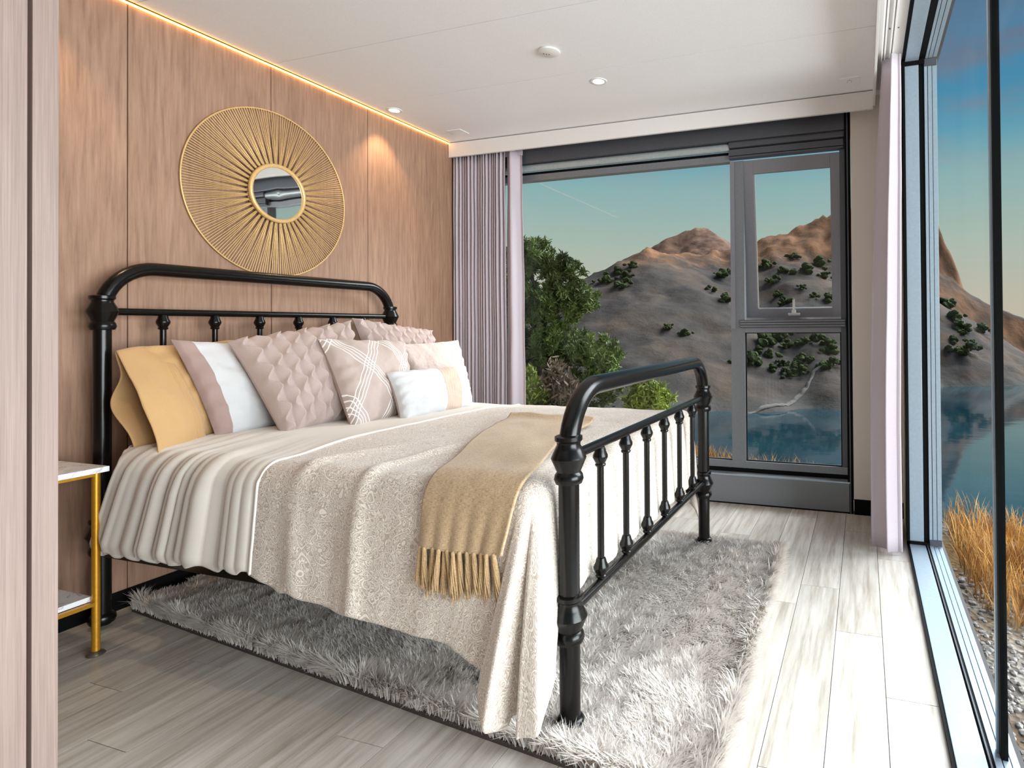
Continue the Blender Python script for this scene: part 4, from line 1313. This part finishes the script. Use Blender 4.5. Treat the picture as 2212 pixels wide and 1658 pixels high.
# dry grass
def grass(name, label, n, xf, base_h, seed, m):
    r_ = np.random.default_rng(seed)
    P = xf(r_, n)
    cl_ = fbm(P[:, 0] * 2.2, P[:, 1] * 2.2, seed, 2)
    keep = cl_ > -.12
    P = P[keep]; n = len(P)
    z = near_h(P[:, 0], P[:, 1])
    hgt = base_h * (.45 + .8 * r_.random(n) ** 2 + .6 * np.clip(cl_[keep], 0, 1))
    a = r_.random(n) * 2 * PI
    le_ = hgt * r_.uniform(.1, .55, n)
    wd = r_.uniform(.0018, .004, n)
    V = np.zeros((n, 7, 3)); F = []
    ca, sa = np.cos(a), np.sin(a); pa = r_.random(n) * 2 * PI
    ox, oy = np.cos(pa) * wd, np.sin(pa) * wd
    for q, (hh, wq) in enumerate(((0, 1), (.4, .85), (.75, .6))):
        cx = P[:, 0] + ca * le_ * hh ** 2; cy = P[:, 1] + sa * le_ * hh ** 2; cz = z - .03 + hgt * hh
        V[:, 2 * q] = np.stack([cx + ox * wq, cy + oy * wq, cz], -1); V[:, 2 * q + 1] = np.stack([cx - ox * wq, cy - oy * wq, cz], -1)
    V[:, 6] = np.stack([P[:, 0] + ca * le_, P[:, 1] + sa * le_, z - .03 + hgt * .97], -1)
    b0 = np.arange(n) * 7
    F = np.concatenate([np.stack([b0, b0 + 1, b0 + 3, b0 + 2], 1), np.stack([b0 + 2, b0 + 3, b0 + 5, b0 + 4], 1)]).tolist() + np.stack([b0 + 4, b0 + 5, b0 + 6], 1).tolist()
    o = mk(name, V.reshape(-1, 3), F, m)
    tag(o, label, 'grass', kind='stuff')
    return o
m, nt, b = new_mat('dry_grass', (188, 140, 78), .8, spec=.2)
geo = N(nt, 'ShaderNodeNewGeometry')
n1 = N(nt, 'ShaderNodeTexNoise', {'Vector': geo.outputs['Position'], 'Scale': 5.0, 'Detail': 3.0})
setc(nt, b, ramp(nt, n1.outputs[0], [(.35, lin((138, 94, 48))), (.5, lin((186, 138, 76))), (.65, lin((208, 168, 104)))]))
M['grass'] = m
def side_band(r_, n):
    x = .55 + r_.random(n) * 3.4
    return np.stack([x, (4.95 - .62 * x) - 1.75 * r_.random(n) ** 1.0 + .25], -1)
grass('dry_grass', 'golden dry grass at the terrace edge seen through the sliding glass wall', 15000, side_band, .23, 5, M['grass'])
def back_band(r_, n):
    x = -3.6 + r_.random(n) * 3.2
    return np.stack([x, (4.95 - .62 * x) - .9 * r_.random(n) + .3], -1)
grass('dry_grass', 'sparse dry grass on the bank below the back window', 5000, back_band, .24, 15, M['grass'])

# pine and bushes beyond the back window
def leafy(name, label, cat, base, crown, n_cl, n_bl, bl, m_leaf, trunk_r, seed, parts=True):
    """crown: list of (centre, radii); tufts of needles on short twigs"""
    r_ = np.random.default_rng(seed)
    root = empty(name, base)
    tag(root, label, cat)
    cs = []
    for c, rad in crown:
        k = max(2, int(n_cl * np.prod(rad) ** (2 / 3) / sum(np.prod(q[1]) ** (2 / 3) for q in crown)))
        d = r_.normal(size=(k, 3)); d /= np.linalg.norm(d, axis=1, keepdims=True)
        cs.append(np.array(c) + d * np.array(rad) * (r_.random((k, 1)) ** .4))
    C = np.concatenate(cs)
    nC = len(C)
    B_ = np.repeat(C, n_bl, 0) + r_.normal(0, bl * .35, (nC * n_bl, 3))
    D_ = r_.normal(size=B_.shape) + np.array((0, 0, .5)); D_ /= np.linalg.norm(D_, axis=1, keepdims=True)
    sd = np.cross(D_, r_.normal(size=D_.shape)); sd /= np.linalg.norm(sd, axis=1, keepdims=True)
    ll = bl * r_.uniform(.7, 1.3, (len(B_), 1)); ww = bl * .10
    V = np.stack([B_ + sd * ww, B_ - sd * ww, B_ + D_ * ll * .6 - sd * ww * 1.2, B_ + D_ * ll, B_ + D_ * ll * .6 + sd * ww * 1.2], 1)
    b0 = np.arange(len(B_)) * 5
    F = np.stack([b0, b0 + 1, b0 + 2, b0 + 3, b0 + 4], 1)
    fo = mk('foliage', V.reshape(-1, 3), F, m_leaf, root, smooth=False)
    tag(fo, kind='stuff')
    top = np.array(crown[0][0])
    mb = MB()
    mb.tube([base, tuple((np.array(base) * .5 + top * .5) + np.array((.06, 0, 0))), tuple(top)], [trunk_r, trunk_r * .7, trunk_r * .25], 9)
    for c, rad in crown[1:]:
        p = np.array(base) + (top - np.array(base)) * min(.95, max(.15, (c[2] - base[2]) / (top[2] - base[2] + 1e-6) * .8))
        mb.tube([tuple(p), tuple((p + np.array(c)) / 2 + np.array((0, 0, .06))), tuple(c)], [trunk_r * .45, trunk_r * .3, trunk_r * .12], 6)
    mb.build('trunk', M['bark'], root, smooth=True)
    return root
M['bark'] = noisy('pine_bark', (74, 58, 48), .95, 0, .25, 12)
M['needles'] = noisy('pine_needles', (80, 94, 42), .75, 0, .4, 1.3)
M['needles_y'] = noisy('yellow_green_leaves', (120, 132, 48), .75, 0, .3, 3)
M['twigs'] = noisy('dry_twigs', (116, 100, 82), .9, 0, .2, 3)
tb = np.array((-6.35, 10.6))
leafy('pine_tree', 'dark green pine tree beyond the window beside the curtain', 'tree', (tb[0], tb[1], -1.2),
      [((tb[0] - .35, tb[1], 2.75), (.55, .5, .45)), ((tb[0] + .35, tb[1] + .1, 2.45), (.5, .45, .4)), ((tb[0] - .9, tb[1], 1.9), (.7, .6, .6)), ((tb[0] + .1, tb[1], 1.75), (.75, .6, .5)),
       ((tb[0] + .75, tb[1], 1.85), (.42, .4, .35)), ((tb[0] - .6, tb[1] - .1, .9), (.85, .6, .6)), ((tb[0] + .35, tb[1], .85), (.7, .6, .5)), ((tb[0] + 1.15, tb[1] + .1, .75), (.55, .4, .4)),
       ((tb[0] - .3, tb[1], 0.0), (.9, .6, .5)), ((tb[0] + .8, tb[1], -.05), (.75, .5, .45)), ((tb[0] - 1.2, tb[1], .2), (.6, .5, .5)), ((tb[0] + 1.4, tb[1], .25), (.45, .4, .3))],
      900, 95, .10, M['needles'], .12, 3)
leafy('young_bush', 'small yellow green bush growing behind the foot rail beyond the glass', 'bush', (-3.98, 10.2, -1.3), [((-3.98, 10.2, .12), (.24, .2, .22)), ((-3.72, 10.2, -.08), (.3, .25, .25)), ((-4.2, 10.2, -.15), (.28, .25, .25))], 60, 50, .12, M['needles_y'], .03, 8)
leafy('young_bush', 'yellow green bush at the foot of the pine beside the curtain edge', 'bush', (-6.2, 9.4, -1.0), [((-6.2, 9.4, .35), (.3, .25, .25)), ((-5.9, 9.4, .1), (.35, .3, .25)), ((-6.4, 9.4, 0.), (.3, .3, .25))], 70, 50, .12, M['needles_y'], .03, 12)
leafy('dry_bush', 'leafless grey brown bush in front of the pine', 'bush', (-5.35, 9.3, -.9), [((-5.35, 9.3, .35), (.22, .2, .3)), ((-5.15, 9.3, .1), (.25, .2, .25))], 40, 26, .16, M['twigs'], .02, 17)
